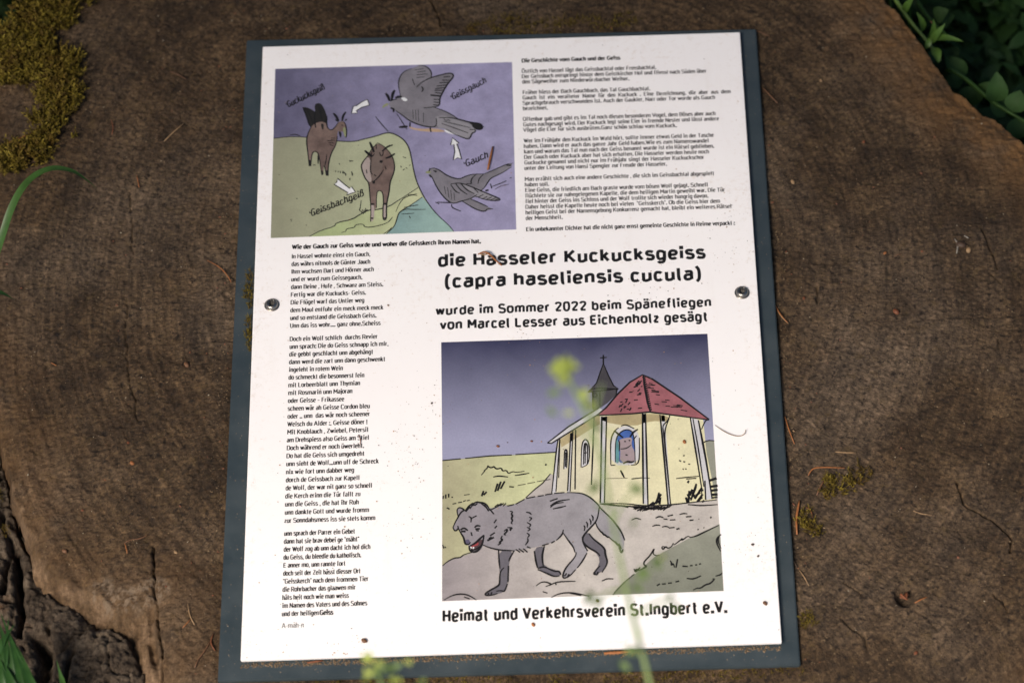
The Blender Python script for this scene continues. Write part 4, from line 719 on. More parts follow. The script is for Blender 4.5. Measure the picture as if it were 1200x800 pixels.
# ------------------------------------------------------------------ screws
steel = simple('stainless_steel', (.30, .27, .24), .33, .15, 300, .5, .1, 1.0); dark_metal = simple('dark_recess', (.05, .045, .04), .6, .2, 300, .3)  # recess walls and floor coloured darker than the screw head
def lathe(mb, prof, c, n=40, m=0):
    vs = []; fs = []
    for r, z in prof: vs += [(c[0] + r * math.cos(2 * math.pi * k / n), c[1] + r * math.sin(2 * math.pi * k / n), c[2] + z) for k in range(n)]
    for j in range(len(prof) - 1):
        for k in range(n): fs.append((j * n + k, j * n + (k + 1) % n, (j + 1) * n + (k + 1) % n, (j + 1) * n + k))
    mb.add(vs, fs, m)
def torx(n, r0, r1): return [(r0 + (r1 - r0) * (.5 + .5 * math.cos(6 * 2 * math.pi * k / n))) for k in range(n)]
for (a, b_), lab in (((318.5, 356.5), 'steel screw near the left edge of the sheet'), ((869.7, 342), 'steel screw near the right edge of the sheet')):
    c = P(a, b_, .001); c = np.array([c[0], c[1], 0])
    mb = MB(); lathe(mb, [(.0036, .0002), (.0037, .0008), (.0036, .0013), (.0033, .0018), (.0029, .0022), (.00235, .00235)], c); n = 40
    rr = torx(n, .00135, .0022); base = len(mb.v)
    vs = [(c[0] + .00235 * math.cos(2 * math.pi * k / n), c[1] + .00235 * math.sin(2 * math.pi * k / n), .00235) for k in range(n)]
    vs += [(c[0] + rr[k] * math.cos(2 * math.pi * k / n), c[1] + rr[k] * math.sin(2 * math.pi * k / n), .0022) for k in range(n)]
    vs += [(c[0] + rr[k] * .9 * math.cos(2 * math.pi * k / n), c[1] + rr[k] * .9 * math.sin(2 * math.pi * k / n), .0006) for k in range(n)]
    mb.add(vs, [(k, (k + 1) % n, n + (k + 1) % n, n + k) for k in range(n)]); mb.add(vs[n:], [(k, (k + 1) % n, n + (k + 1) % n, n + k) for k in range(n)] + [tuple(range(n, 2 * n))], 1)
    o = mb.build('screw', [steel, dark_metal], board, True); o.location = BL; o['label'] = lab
    w_ = MB(); lathe(w_, [(.0016, .0001), (.0043, .0001), (.0045, .0003), (.0043, .0006), (.0035, .0007)], c); w_.build('washer', steel, o, True)

# ------------------------------------------------------------------ moss
mossm = NT('moss', .8, .25)
mv = mossm.attr('tone')
mc = mossm.ramp(mv, [(0, (.040, .023, .004)), (.35, (.090, .062, .007)), (.7, (.19, .14, .014)), (1, (.36, .28, .05))])
mossm.color(mossm.mix(mossm.ramp(mossm.noise(60, 3), [(.5, 0.0), (.7, .5)]), mc, (.09, .04, .008))); MOSS = mossm.mat
def tufts(name, polys, n, size, zb, label, cat='moss', mat=None, zfun=None, spread=1.0):
    V = []; Fc = []; tone = []
    polys = [px(q, zb) for q in polys]; areas = [abs(sum(a[0] * b[1] - b[0] * a[1] for a, b in zip(q, q[1:] + q[:1]))) for q in polys]
    for k in range(n):
        q = random.choices(polys, areas)[0]
        xs_ = [p[0] for p in q]; ys_ = [p[1] for p in q]
        for _ in range(60):
            x, y = random.uniform(min(xs_), max(xs_)), random.uniform(min(ys_), max(ys_))
            if inside(np.array([x]), np.array([y]), q)[0]: break
        else: continue
        d = sdf(np.array([x]), np.array([y]), q)[0]; h = min(1, .35 - d / .02)
        if fbm(np.array([x]), np.array([y]), 90, 2, 91)[0] > -.03 + h * .45: continue
        base = np.array([x, y, zb + random.uniform(0, .5) * size * h]); tn = random.uniform(0, 1) * .7 + .3 * random.random()
        az = random.uniform(0, 6.28); ln = size * random.uniform(.6, 1.3)
        lean = random.uniform(.3, 1.2) * spread; st = np.array([math.cos(az) * lean, math.sin(az) * lean, .8]); st /= np.linalg.norm(st)
        nl = random.randint(7, 10)
        for j in range(nl):                        # tiny leaves up the shoot
            t_ = j / nl; p = base + st * ln * t_; a2 = random.uniform(0, 6.28)
            side = np.cross(st, [math.cos(a2), math.sin(a2), .3]); side /= np.linalg.norm(side)
            tip = p + (side * .6 + st * .7) * ln * .38 * (1.1 - .5 * t_); wv = np.cross(side, st) * ln * .065
            b0 = len(V); V += [p - wv, p + wv, tip + wv * .2, tip - wv * .2]; Fc.append((b0, b0 + 1, b0 + 2, b0 + 3)); tone += [tn * .5, tn * .5, tn * .6 + .4 * t_ + .1, tn * .6 + .4 * t_ + .1]
    o = np_mesh(name, np.array(V), np.array(Fc), mat or MOSS, False, {'tone': np.array(tone)}); return tag(o, label, cat, kind='stuff')
tufts('moss', [[(28, 8), (48, -8), (110, -8), (103, 14), (82, 34), (66, 42), (62, 56), (38, 70), (10, 66), (0, 44)], [(-6, 46), (30, 55), (62, 50), (90, 66), (97, 92), (96, 116), (80, 136), (66, 140), (54, 124), (40, 102), (-6, 98)],
               [(38, 138), (60, 132), (78, 140), (92, 158), (74, 172), (46, 178), (34, 160)], [(-6, 175), (36, 170), (62, 184), (40, 198), (-6, 206)]], 4300, .0082, ZW + .0005, 'thick yellow green moss cushion on the upper left rim of the stump')
tufts('moss', [[(540, 34), (600, 14), (640, 22), (700, 20), (745, 12), (752, 28), (700, 38), (640, 42), (560, 44)]], 620, .0028, ZW, 'thin olive moss strip on the wood above the top edge of the board')
tufts('moss', [[(289, 318), (296, 318), (296, 345), (295, 400), (291, 418), (288, 400), (284, 385), (281, 370), (286, 340)]], 300, .0030, ZP + .0003, 'small moss clump growing out under the left edge of the white sheet', spread=.7)
tufts('moss', [[(962, 562), (985, 552), (1010, 548), (1026, 556), (1008, 568), (990, 580), (970, 586), (958, 580)]], 170, .0052, ZW, 'sparse moss sprig among brown needles right of the board')
tufts('moss', [[(938, 596), (950, 600), (960, 612), (964, 630), (948, 626), (938, 618)]], 100, .0046, ZW, 'small moss tuft beside the upright orange needle at the right edge of the board')
tufts('moss', [[(938, 718), (950, 716), (956, 732), (948, 742), (938, 738)]], 110, .0030, ZW, 'dark moss tuft beside the lower right side of the board')
tufts('moss', [[(256, 800), (420, 797), (700, 789), (940, 783), (945, 792), (700, 806), (256, 812)]], 700, .0026, ZW, 'mossy crumbs along the bottom edge of the board')
tufts('moss', [[(1, 610), (10, 612), (12, 626), (4, 632)], [(-5, 570), (4, 574), (2, 590)]], 90, .0022, BZ, 'tiny moss spots on the bark slab')

# ------------------------------------------------------------------ needles, scales and twigs: each its own thing
NEEDLE = {k: simple(k + '_needle', c, .55, .3, 500, .4) for k, c in dict(orange=(.26, .095, .028), brown=(.12, .055, .025), pale=(.26, .16, .08), dark=(.05, .028, .016), rust=(.15, .048, .018)).items()}
def strand(mb, pts, r, z):
    """thin tapering tube through photo positions lying at height z (a list gives a height per point)"""
    zs = z if isinstance(z, (list, tuple)) else [z] * len(pts)
    q = [P(a, b, c) for (a, b), c in zip(pts, zs)]
    q3 = [tuple(v) for v in q]
    for _ in range(2):
        nq = [q3[0]]
        for i in range(len(q3) - 1):
            a, b = np.array(q3[i]), np.array(q3[i + 1])
            if i > 0: nq.append(tuple(a * .75 + b * .25))
            if i < len(q3) - 2: nq.append(tuple(a * .25 + b * .75))
        nq.append(q3[-1]); q3 = nq
    q = [np.array(v) for v in q3]; n = len(q); vs = []; fs = []
    for i in range(n):
        d = q[min(i + 1, n - 1)] - q[max(i - 1, 0)]; d /= np.linalg.norm(d) + 1e-12
        s_ = np.cross(d, [0, 0, 1.]); s_ /= np.linalg.norm(s_) + 1e-12; u = np.cross(s_, d)
        rr = r * .68 * (.35 + .65 * math.sin(math.pi * (i + .6) / (n + .2)) ** .5)
        for k in range(6): a = 2 * math.pi * k / 6; vs.append(q[i] + (s_ * math.cos(a) + u * math.sin(a) * .6) * rr)
    for i in range(n - 1):
        for k in range(6): fs.append((i * 6 + k, i * 6 + (k + 1) % 6, i * 6 + 6 + (k + 1) % 6, i * 6 + 6 + k))
    fs += [tuple(range(6))[::-1], tuple(range((n - 1) * 6, n * 6))]; mb.add(vs, fs)
zn = ZW + .0009
needles = [
 ([(192, 166), (203, 155), (216, 144)], .00065, 'pale', 'pale straw needle lying diagonally on bare wood below the upper left moss'),
 ([(199, 84), (208, 87), (218, 93)], .0005, 'brown', 'short brown needle on the wood left of the top of the board'),
 ([(-4, 172), (18, 164), (37, 156)], .0007, 'orange', 'uppermost orange needle on the moss at the left edge'),
 ([(-4, 170), (14, 172), (36, 160)], .0006, 'rust', 'rust needle crossing under the uppermost orange needle on the moss'),
 ([(-4, 189), (8, 184), (24, 170)], .0006, 'orange', 'lowest orange needle on the moss at the left edge'),
 ([(32, 171), (38, 176), (45, 183)], .0007, 'pale', 'short pale needle on the lowest moss patch'),
 ([(243, 305), (258, 313), (267, 323), (271, 331)], .00055, 'orange', 'curved orange needle on the wood left of the goat picture'),
 ([(146, 636), (152, 632), (164, 631), (174, 626)], .00055, 'brown', 'bent brown needle on open wood above the torn notch'),
 ([(146, 636), (148, 642), (149, 648)], .0005, 'orange', 'short orange stub at the left end of the bent brown needle'),
 ([(220, 707), (222, 720), (228, 732)], .0005, 'pale', 'pale forked needle between the notch and the board'),
 ([(223, 725), (218, 731), (214, 735)], .0005, 'orange', 'small side prong beside the pale forked needle'),
 ([(248, 748), (240, 762), (232, 772), (228, 782)], .0006, 'brown', 'reddish curved needle beside the lower left corner of the board'),
 ([(250, 742), (246, 752), (252, 762)], .0006, 'rust', 'rust scrap against the lower left side of the board'),
 ([(886, 36), (896, 40), (902, 43)], .0006, 'brown', 'brown sliver at the upper right corner of the board'),
 ([(894, 103), (903, 112), (911, 121)], .0008, 'brown', 'short brown stick right of the upper board edge'),
 ([(909, 358), (914, 368), (923, 378)], .0005, 'orange', 'orange needle just right of the right screw'),
 ([(911, 364), (917, 373), (924, 379)], .0004, 'pale', 'pale needle crossing the orange needle right of the right screw'),
 ([(920, 488), (924, 502), (931, 520)], .0006, 'orange', 'slanting orange brown needle against the right board edge at chapel height'),
 ([(979, 529), (990, 530), (1003, 530)], .0007, 'pale', 'pale flat needle above the moss sprig on the right'),
 ([(947, 557), (952, 548), (966, 547), (990, 548)], .0007, 'orange', 'bent orange needle lying across the moss sprig'),
 ([(957, 580), (961, 571), (966, 562)], .0008, 'brown', 'short brown needle on the lower side of the moss sprig'),
 ([(934, 626), (933, 608), (935, 596), (937, 586)], .0011, 'orange', 'thick orange needle standing parallel to the right board edge'),
 ([(937, 668), (943, 676), (948, 686)], .0006, 'pale', 'thin pale needle low beside the right board edge'),
 ([(945, 594), (951, 598), (952, 606)], .0005, 'rust', 'curled rust fibre above the small moss tuft on the right'),
 ([(1072, 706), (1079, 702), (1086, 699)], .0007, 'orange', 'short orange needle beside the dark hole in the wood'),
 ([(1070, 598), (1080, 602), (1092, 603)], .0005, 'pale', 'pale splinter on the wood right of the moss sprigs'),
 ([(925, 642), (929, 655), (934, 664)], .0005, 'dark', 'dark thread along the right edge of the board'),
 ([(1048, 300), (1056, 297)], .0005, 'brown', 'tiny brown sliver on the wood left of the pale dropping'),
 ([(60, 425), (66, 428)], .0005, 'orange', 'tiny orange sliver on the wood at the far left'),
 ([(160, 205), (162, 214), (163, 220)], .0005, 'orange', 'tiny orange needle on the wood right of the grass arc'),
 ([(130, 140), (133, 150), (131, 158)], .0005, 'rust', 'faint rust needle on the wood below the moss cushion'),
 ([(1090, 25), (1096, 30)], .0006, 'brown', 'small brown sliver near the upper right rim of the stump'),
]
for k, (pts, r, c, lab) in enumerate(needles):
    mb = MB(); strand(mb, pts, r, zn + r); tag(mb.build('conifer_needle', NEEDLE[c], None, True), lab, 'needle', 'conifer needles on the wood')
# on the sheet
def onsheet(name, pts, r, c, lab, cat, z=.0006):
    mb = MB(); strand(mb, pts, r, z if isinstance(z, list) else z + r * .6); return tag(mb.build(name, NEEDLE[c], None, True), lab, cat)
onsheet('conifer_needle', [(571.5, 199), (574, 188), (577.5, 172)], .0011, 'orange', 'bright orange needle on the goat picture beside the word Gauch', 'needle')
onsheet('plant_fibre', [(838, 498), (846, 504), (858, 510), (868, 511), (873, 508), (874, 503)], .0004, 'pale', 'long curled pale fibre on the white margin right of the chapel picture', 'fibre', [.0006, .0012, .0012, .0006, .001, .002])
onsheet('bud_scale', [(560, 298), (566, 295), (572, 296), (580, 304), (588, 311)], .0010, 'orange', 'curled orange brown husk on the first letters of the big heading', 'husk', [.0008, .003, .003, .002, .0008])
onsheet('bud_scale', [(562, 297), (567, 299), (574, 296)], .0007, 'pale', 'pale curl of husk at the left end of the orange husk on the heading', 'husk', [.001, .0025, .002])
onsheet('plant_fibre', [(420, 509), (423, 514), (422, 521)], .0004, 'rust', 'tiny rust fibre beside the verse lines', 'fibre')
onsheet('plant_fibre', [(580, 222), (586, 218), (596, 216)], .0003, 'dark', 'hair thin dark fibre right of the cuckoo', 'fibre')
def seed(c, r, mat, lab, z, name='seed', cat='seed', sq=.7):
    bm = bmesh.new(); bmesh.ops.create_icosphere(bm, subdivisions=2, radius=1)
    an = random.uniform(0, 3); p = P(*c, z)
    for v in bm.verts:
        k = 1 + .35 * vnoise(np.array([v.co.x * 1.3 + c[0]]), np.array([v.co.y * 1.3 + v.co.z]), 1.0, 55)[0]
        x, y = v.co.x * r * k, v.co.y * r * sq * k
        v.co = (p[0] + x * math.cos(an) - y * math.sin(an), p[1] + x * math.sin(an) + y * math.cos(an), p[2] + (v.co.z + .8) * r * .55)
    me = bpy.data.meshes.new(name); bm.to_mesh(me); bm.free(); me.materials.append(mat); me.polygons.foreach_set('use_smooth', [True] * len(me.polygons))
    return tag(link(bpy.data.objects.new(name, me)), lab, cat)
for c, r, m_, lab in (((427, 751), .0019, 'brown', 'brown seed on the lower white margin left of the centre'), ((896.5, 707), .0015, 'brown', 'brown seed on the white margin near the lower right corner'), ((700, 704), .0012, 'brown', 'small brown seed just under the chapel picture'),
                      ((625, 732), .0013, 'orange', 'orange brown seed below the publisher line'), ((882, 638), .0010, 'dark', 'black crumb on the right margin of the sheet, upper of two'), ((888.5, 651.5), .0008, 'dark', 'round black crumb on the right margin of the sheet, lower of two'),
                      ((583.5, 523), .0010, 'rust', 'rust crumb on the violet sky of the chapel picture'), ((802, 518), .0013, 'orange', 'orange crumb on the printed chapel wall'), ((506, 472.5), .0008, 'dark', 'black crumb on white paper left of the chapel picture'), ((623, 517), .0008, 'rust', 'rust speck on the printed sky above the field'),
                      ((455, 358), .0007, 'brown', 'brown crumb at the end of the meck meck verse line')):
    seed(c, r, NEEDLE[m_], lab, 0)
for c, r, m_, lab in (((219, 428), .0020, 'brown', 'brown seed on bare wood left of the board'), ((1050, 366), .0022, 'rust', 'red brown scale on the wood right of the right screw'), ((76, 646), .0018, 'brown', 'pinkish brown seed on the wood above the bark slab'), ((1037, 297), .0012, 'orange', 'orange crumb on the wood left of the pale dropping'),
                      ((929, 214), .0018, 'pale', 'pale bud scale on the wood right of the board at cuckoo height'), ((942, 350), .0012, 'rust', 'red crumb on the wood near the right screw'), ((150, 520), .0014, 'rust', 'rust crumb on the wood at the left, upper'), ((155, 543), .0016, 'orange', 'orange curl on the wood at the left, lower'),
                      ((962, 95), .0013, 'pale', 'white crumb on dark wood right of the upper board'), ((206, 647), .0014, 'pale', 'whitish crumb on the wood left of the lower board'), ((1073, 765), .0013, 'rust', 'rust crumb near the bottom edge right of the board'), ((1012, 167), .0012, 'rust', 'red crumb on wood in the upper right'), ((930, 505), .0008, 'pale', 'pale grain at the right side of the board')):
    seed(c, r, NEEDLE[m_], lab, ZW)
# husk caught in the groove below the sheet
for (pts, r, c, lab) in (([(708, 765), (722, 764), (740, 763)], .0014, 'orange', 'orange husk caught under the bottom edge of the sheet'), ([(360, 776), (370, 774.5), (378, 773.5)], .0009, 'rust', 'rust sliver caught under the bottom left edge of the sheet')):
    mb = MB(); strand(mb, pts, r, ZP + .0012); tag(mb.build('bud_scale', NEEDLE[c], None, True), lab, 'husk')
# dropping with a dark shell
seed((1126, 288), .0030, NEEDLE['dark'], 'dark shell fragment on the wood far right of the board', ZW, 'snail_shell_fragment', 'shell fragment')
seed((1135, 294), .0022, NEEDLE['pale'], 'tan scale beside the dark shell fragment', ZW, 'bud_scale', 'husk')
WHITE = simple('chalky_white', (.20, .175, .145), .8, .4, 500)
mb = MB(); strand(mb, [(1119, 280), (1123, 286), (1121, 297)], .0009, ZW + .0012); strand(mb, [(1130, 276), (1135, 279)], .0008, ZW + .0012); tag(mb.build('bird_dropping', WHITE, None, True), 'chalky pale streaks beside the dark shell fragment', 'dropping')
mb = MB()
for k in range(7): a = random.uniform(0, 6.28); strand(mb, [(1060 + 5 * math.cos(a), 697 + 4 * math.sin(a)), (1060 + random.uniform(-3, 3), 698 + random.uniform(-3, 3)), (1060 - 6 * math.cos(a + .5), 698 - 5 * math.sin(a + .5))], .0009, ZW - .002 + .0006 * k)
tag(mb.build('dead_leaf_scraps', NEEDLE['rust'], None, True), 'reddish scraps of dead leaf stuck in the dark hole at the lower right', 'leaf scraps')

# crumbs nobody could count
def crumbs(name, n, rlo, rhi, z, mat, label, region, avoid=None, flat=.5):
    V = []; Fc = []
    k = 0
    while k < n:
        a, b = region(); p = P(a, b, z)
        if avoid and avoid(p): continue
        k += 1; r = random.uniform(rlo, rhi) * random.choice([1, 1, .7, .5]); an = random.uniform(0, 3.1); e = random.uniform(.35, 1)
        zz = p[2]; m_ = len(V)
        pts = [(r * math.cos(t_) * random.uniform(.7, 1.2), r * e * math.sin(t_) * random.uniform(.7, 1.2)) for t_ in (0, 1.57, 3.14, 4.71)]
        V += [(p[0] + x * math.cos(an) - y * math.sin(an), p[1] + x * math.sin(an) + y * math.cos(an), zz) for x, y in pts] + [(p[0], p[1], zz + r * flat)]
        Fc += [(m_, m_ + 1, m_ + 4), (m_ + 1, m_ + 2, m_ + 4), (m_ + 2, m_ + 3, m_ + 4), (m_ + 3, m_, m_ + 4)]
    return tag(np_mesh(name, np.array(V), np.array(Fc), mat, False), label, 'crumbs', kind='stuff')
onplate = lambda p: bool(sdf(np.array([p[0]]), np.array([p[1]]), PL)[0] < .002) or bool(sdf(np.array([p[0]]), np.array([p[1]]), OUT)[0] > -.004)
RW = lambda: (random.uniform(5, 1195), random.uniform(5, 795))
def RR():                                          # gathered along the board
    if random.random() < .6: return RW()
    t_ = random.random(); return random.choice([(288 - 33 * t_ - abs(random.gauss(0, 14)), 47 + 750 * t_), (887 + 52 * t_ + abs(random.gauss(0, 14)), 34 + 745 * t_), (289 + 600 * t_, 42 - abs(random.gauss(0, 9)))])
crumbs('wood_crumbs', 1900, .00025, .0008, ZW + .0004, simple('tan_crumb', (.17, .115, .062), .8, .5, 900), 'fine tan wood crumbs scattered over the sawn stump', RR, onplate)
crumbs('wood_crumbs', 150, .0003, .0008, ZW + .0006, simple('whitish_crumb', (.30, .25, .18), .8, .4, 900), 'whitish grains scattered over the sawn stump', RW, onplate)
crumbs('wood_crumbs', 190, .0004, .0011, ZW + .0005, NEEDLE['rust'], 'rust red bud scale flecks scattered over the sawn stump', RR, onplate)
off = lambda p: abs(p[0]) > SW / 2 - .001 or abs(p[1]) > SH / 2 - .001
def RS():
    if random.random() < .5: return (random.uniform(285, 915), random.uniform(45, 770))
    c = random.choice([(885, 640), (860, 300), (488, 545), (480, 520), (850, 250), (505, 480), (620, 385), (400, 765), (300, 768), (760, 340), (480, 620)]); return (random.gauss(c[0], 16), random.gauss(c[1], 14))
crumbs('dirt_specks', 520, .00012, .00048, .0005, NEEDLE['dark'], 'dark dirt specks on the white sheet', RS, off, .3)
crumbs('dirt_specks', 330, .0002, .0006, .0005, simple('tan_dirt', (.34, .20, .11), .8, .4, 900), 'tan dirt specks on the white sheet', RS, off, .25)
crumbs('dirt_specks', 90, .0002, .0005, .0005, WHITE, 'pale specks on the printed pictures', lambda: random.choice([(random.uniform(520, 840), random.uniform(400, 695)), (random.uniform(322, 600), random.uniform(82, 268))]), off, .3)
GR = lambda: (282 + 634 * random.random(), 775 - 21 * random.random() + random.gauss(0, 1.5))
def groove():
    t_ = random.random(); return (282 + 634 * t_, 775 - 21 * t_ + random.uniform(.5, 6) + abs(random.gauss(0, 1.2)))
crumbs('groove_dirt', 1500, .0004, .0010, ZP + .0001, simple('groove_grime', (.13, .09, .055), .9, .5, 900), 'brown grime gathered on the plate under the lower sheet edge', groove, None, .7)
crumbs('plate_dust', 330, .0002, .0006, ZP + .0001, simple('plate_dust', (.16, .13, .10), .9, .4, 900), 'pale dust specks on the grey plate border', lambda: random.choice([(random.uniform(258, 300), random.uniform(60, 790)), (random.uniform(870, 936), random.uniform(60, 775)), (random.uniform(260, 935), random.uniform(765, 795))]), lambda p: sdf(np.array([p[0]]), np.array([p[1]]), PL)[0] > -.002 or not off(p), .3)

# ------------------------------------------------------------------ grass blades and plants
def blade(mb, pts, width, m=0, fold=.35, sub=3):
    q = [np.array(p, float) for p in pts]
    for _ in range(sub):
        nq = [q[0]]
        for i in range(len(q) - 1):
            if i > 0: nq.append(q[i] * .75 + q[i + 1] * .25)
            if i < len(q) - 2: nq.append(q[i] * .25 + q[i + 1] * .75)
        nq.append(q[-1]); q = nq
    n = len(q); vs = []; fs = []
    for i in range(n):
        d = q[min(i + 1, n - 1)] - q[max(i - 1, 0)]; d /= np.linalg.norm(d) + 1e-12
        s_ = np.cross(d, [0, .35, 1.]); s_ /= np.linalg.norm(s_) + 1e-12; u = np.cross(s_, d); t_ = i / (n - 1)
        w_ = width * .5 * min(1, 3.2 * (1 - t_)) ** .8 * (.75 + .25 * min(1, t_ * 4))
        vs += [q[i] - s_ * w_ + u * w_ * fold, q[i], q[i] + s_ * w_ + u * w_ * fold]
    for i in range(n - 1):
        for k in (0, 1): fs.append((i * 3 + k, i * 3 + k + 1, i * 3 + 4 + k, i * 3 + 3 + k))
    mb.add(vs, fs, m)
GRASS = simple('grass_blade', (.045, .105, .020), .42, .25, 120, .4, 0, 0, .25); GRASS2 = simple('dark_grass_blade', (.022, .065, .012), .42, .25, 120, .4, 0, 0, .2)
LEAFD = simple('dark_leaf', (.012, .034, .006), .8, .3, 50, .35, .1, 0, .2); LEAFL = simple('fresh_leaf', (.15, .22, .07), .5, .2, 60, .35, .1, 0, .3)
FLOW = simple('yellow_green_bud', (.44, .50, .12), .6, .2, 200, .3, 0, 0, .35); STEMG = simple('pale_green_stem', (.22, .29, .11), .5, .2, 200)
def gb(name, pts, wd, lab, mat=GRASS, cat='grass blade', roots=None):
    mb = MB(); q = [P(a, b, c) for a, b, c in pts]
    if roots is not None: q = [np.array(roots)] + q
    blade(mb, q, wd); return tag(mb.build(name, mat, None, True), lab, cat)
pL = P(-60, 420, -.1)
gb('grass_blade', [(-14, 335, .010), (2, 282, .030), (14, 242, .042), (32, 212, .048), (58, 197, .048), (84, 200, .043), (100, 210, .037), (115, 222, .03)], .0052, 'long green grass blade arching over the left edge of the stump', roots=(pL[0] - .03, pL[1] - .05, -.25))
gb('grass_blade', [(-26, 338, .014), (-6, 342, .016), (6, 345, .014), (18, 352, .010)], .0036, 'short grass tip poking in at the left edge below the long blade', GRASS2, roots=(pL[0] - .04, pL[1] - .04, -.25))
fan = [((-20, 745), (-4, 722), (2, 700), .004), ((-30, 700), (8, 745), (26, 790), .0), ((-26, 712), (10, 728), (44, 810), .0), ((-16, 800), (0, 755), (18, 730), .0), ((-10, 820), (6, 775), (10, 722), .0), ((20, 830), (12, 770), (-6, 716), .0), ((34, 840), (24, 780), (0, 716), 0), ((46, 850), (34, 792), (4, 726), 0), ((8, 840), (2, 790), (-10, 740), 0), ((24, 850), (14, 800), (-8, 755), 0), ((52, 860), (40, 805), (10, 742), 0)]
for k, (a, b, c, _) in enumerate(fan[3:]):
    rt = P(a[0] - 10, a[1] + 60, -.05)
    gb('grass_blade', [(a[0], a[1], .02), (b[0], b[1], .035), (c[0], c[1], .030)], .0060, ['widest', 'outermost left', 'second', 'third', 'middle', 'fifth', 'sixth', 'rightmost'][k] + ' dark green grass blade of the dense clump at the lower left corner', GRASS2, roots=(rt[0], rt[1] - .06, -.25))['group'] = 'grass blades in the lower left clump'
gb('grass_blade', [(76, 812, .012), (72, 795, .022), (66, 772, .030)], .0030, 'single thin green blade standing in front of the bark slab', GRASS, roots=(P(78, 850, 0)[0], P(78, 850, 0)[1] - .05, -.2))
# leaves
def leaf(mb, base, tip, width, up=(0, 0, 1), m=0, curl=.15):
    base, tip = np.array(base, float), np.array(tip, float); d = tip - base; L = np.linalg.norm(d); d = d / L
    s_ = np.cross(d, up); s_ /= np.linalg.norm(s_) + 1e-9; u = np.cross(s_, d); vs = []; fs = []; n = 8
    for i in range(n + 1):
        t_ = i / n; w_ = width * .5 * math.sin(math.pi * min(.999, t_ ** .8 + .001)) ** .75; p = base + d * L * t_ + u * L * curl * math.sin(math.pi * t_)
        vs += [p - s_ * w_ + u * w_ * .3, p - s_ * w_ * .5 + u * w_ * .1, p, p + s_ * w_ * .5 + u * w_ * .1, p + s_ * w_ + u * w_ * .3]
    for i in range(n):
        for k in range(4): fs.append((i * 5 + k, i * 5 + k + 1, i * 5 + 6 + k, i * 5 + 5 + k))
    mb.add(vs, fs, m)
def tube(mb, pts, r0, r1, m=0, n=8):
    q = [np.array(p, float) for p in pts]
    for _ in range(2):
        nq = [q[0]]
        for i in range(len(q) - 1):
            if i > 0: nq.append(q[i] * .75 + q[i + 1] * .25)
            if i < len(q) - 2: nq.append(q[i] * .25 + q[i + 1] * .75)
        nq.append(q[-1]); q = nq
    N = len(q); vs = []; fs = []
    for i in range(N):
        d = q[min(i + 1, N - 1)] - q[max(i - 1, 0)]; d /= np.linalg.norm(d); a_ = np.cross(d, [.3, 1, .2]); a_ /= np.linalg.norm(a_); b_ = np.cross(d, a_); r = r0 + (r1 - r0) * i / (N - 1)
        vs += [q[i] + (a_ * math.cos(2 * math.pi * k / n) + b_ * math.sin(2 * math.pi * k / n)) * r for k in range(n)]
    for i in range(N - 1):
        for k in range(n): fs.append((i * n + k, i * n + (k + 1) % n, i * n + n + (k + 1) % n, i * n + n + k))
    mb.add(vs, fs, m)
# the blurred plant between the lens and the board: it grows up in front of the stump
def near(a, b, d):                                 # point on the sight line of a photo position, d metres before the board plane
    p = P(a, b, 0); v = CAM - p; return p + v / np.linalg.norm(v) * d
_near = near
def near(a, b, d): return _near(a, b, d + .14)
pt = empty('flowering_plant'); base = near(772, 860, .27); foot = np.array([base[0] + .01, base[1] - .10, GZ])
pt.location = tuple(foot)
tag(pt, 'slender out of focus weed with yellow green buds rising in front of the board', 'plant')
rel = lambda p: np.array(p) - foot
mb = MB(); tube(mb, [rel(p) for p in (foot, base + np.array([0, -.04, -.12]), base, near(762, 800, .30), near(746, 740, .32), near(734, 690, .345), near(720, 620, .375), near(708, 550, .405), near(694, 500, .425))], .0012, .0007); mb.build('stem', STEMG, pt, True)
mb = MB(); tube(mb, [rel(p) for p in (near(694, 500, .425), near(684, 478, .433), near(672, 455, .44), near(660, 432, .45))], .0010, .0007); mb.build('stem', STEMG, pt, True)
for tw in ([(734, 690, .345), (716, 692, .345), (700, 700, .345)], [(746, 720, .335), (765, 708, .34), (786, 700, .345)], [(708, 550, .405), (700, 562, .40), (690, 572, .40)], [(700, 520, .415), (682, 505, .418), (668, 498, .42)], [(718, 612, .38), (728, 592, .385), (742, 575, .39)], [(694, 500, .425), (700, 470, .432), (706, 450, .438)], [(750, 745, .325), (742, 725, .328), (736, 712, .33)]):
    mb = MB(); tube(mb, [rel(near(*p)) for p in tw], .0007, .0004); mb.build('twig', STEMG, pt, True)
for a, b, d, s_ in ((660, 432, .452, 1), (652, 428, .450, .8), (668, 430, .454, .8), (662, 424, .452, .8), (662, 448, .444, .6), (658, 438, .456, .8)):
    mb = MB()
    for k in range(9):
        p = rel(near(a, b, d)); az = random.uniform(0, 6.28); el = random.uniform(-.2, 1.2); v = np.array([math.cos(az) * math.cos(el), math.sin(az) * math.cos(el), math.sin(el)]) * .0048 * s_
        leaf(mb, p, p + v, .0026 * s_, (.2, -.5, 1))
    mb.build('bud', FLOW, pt, True)
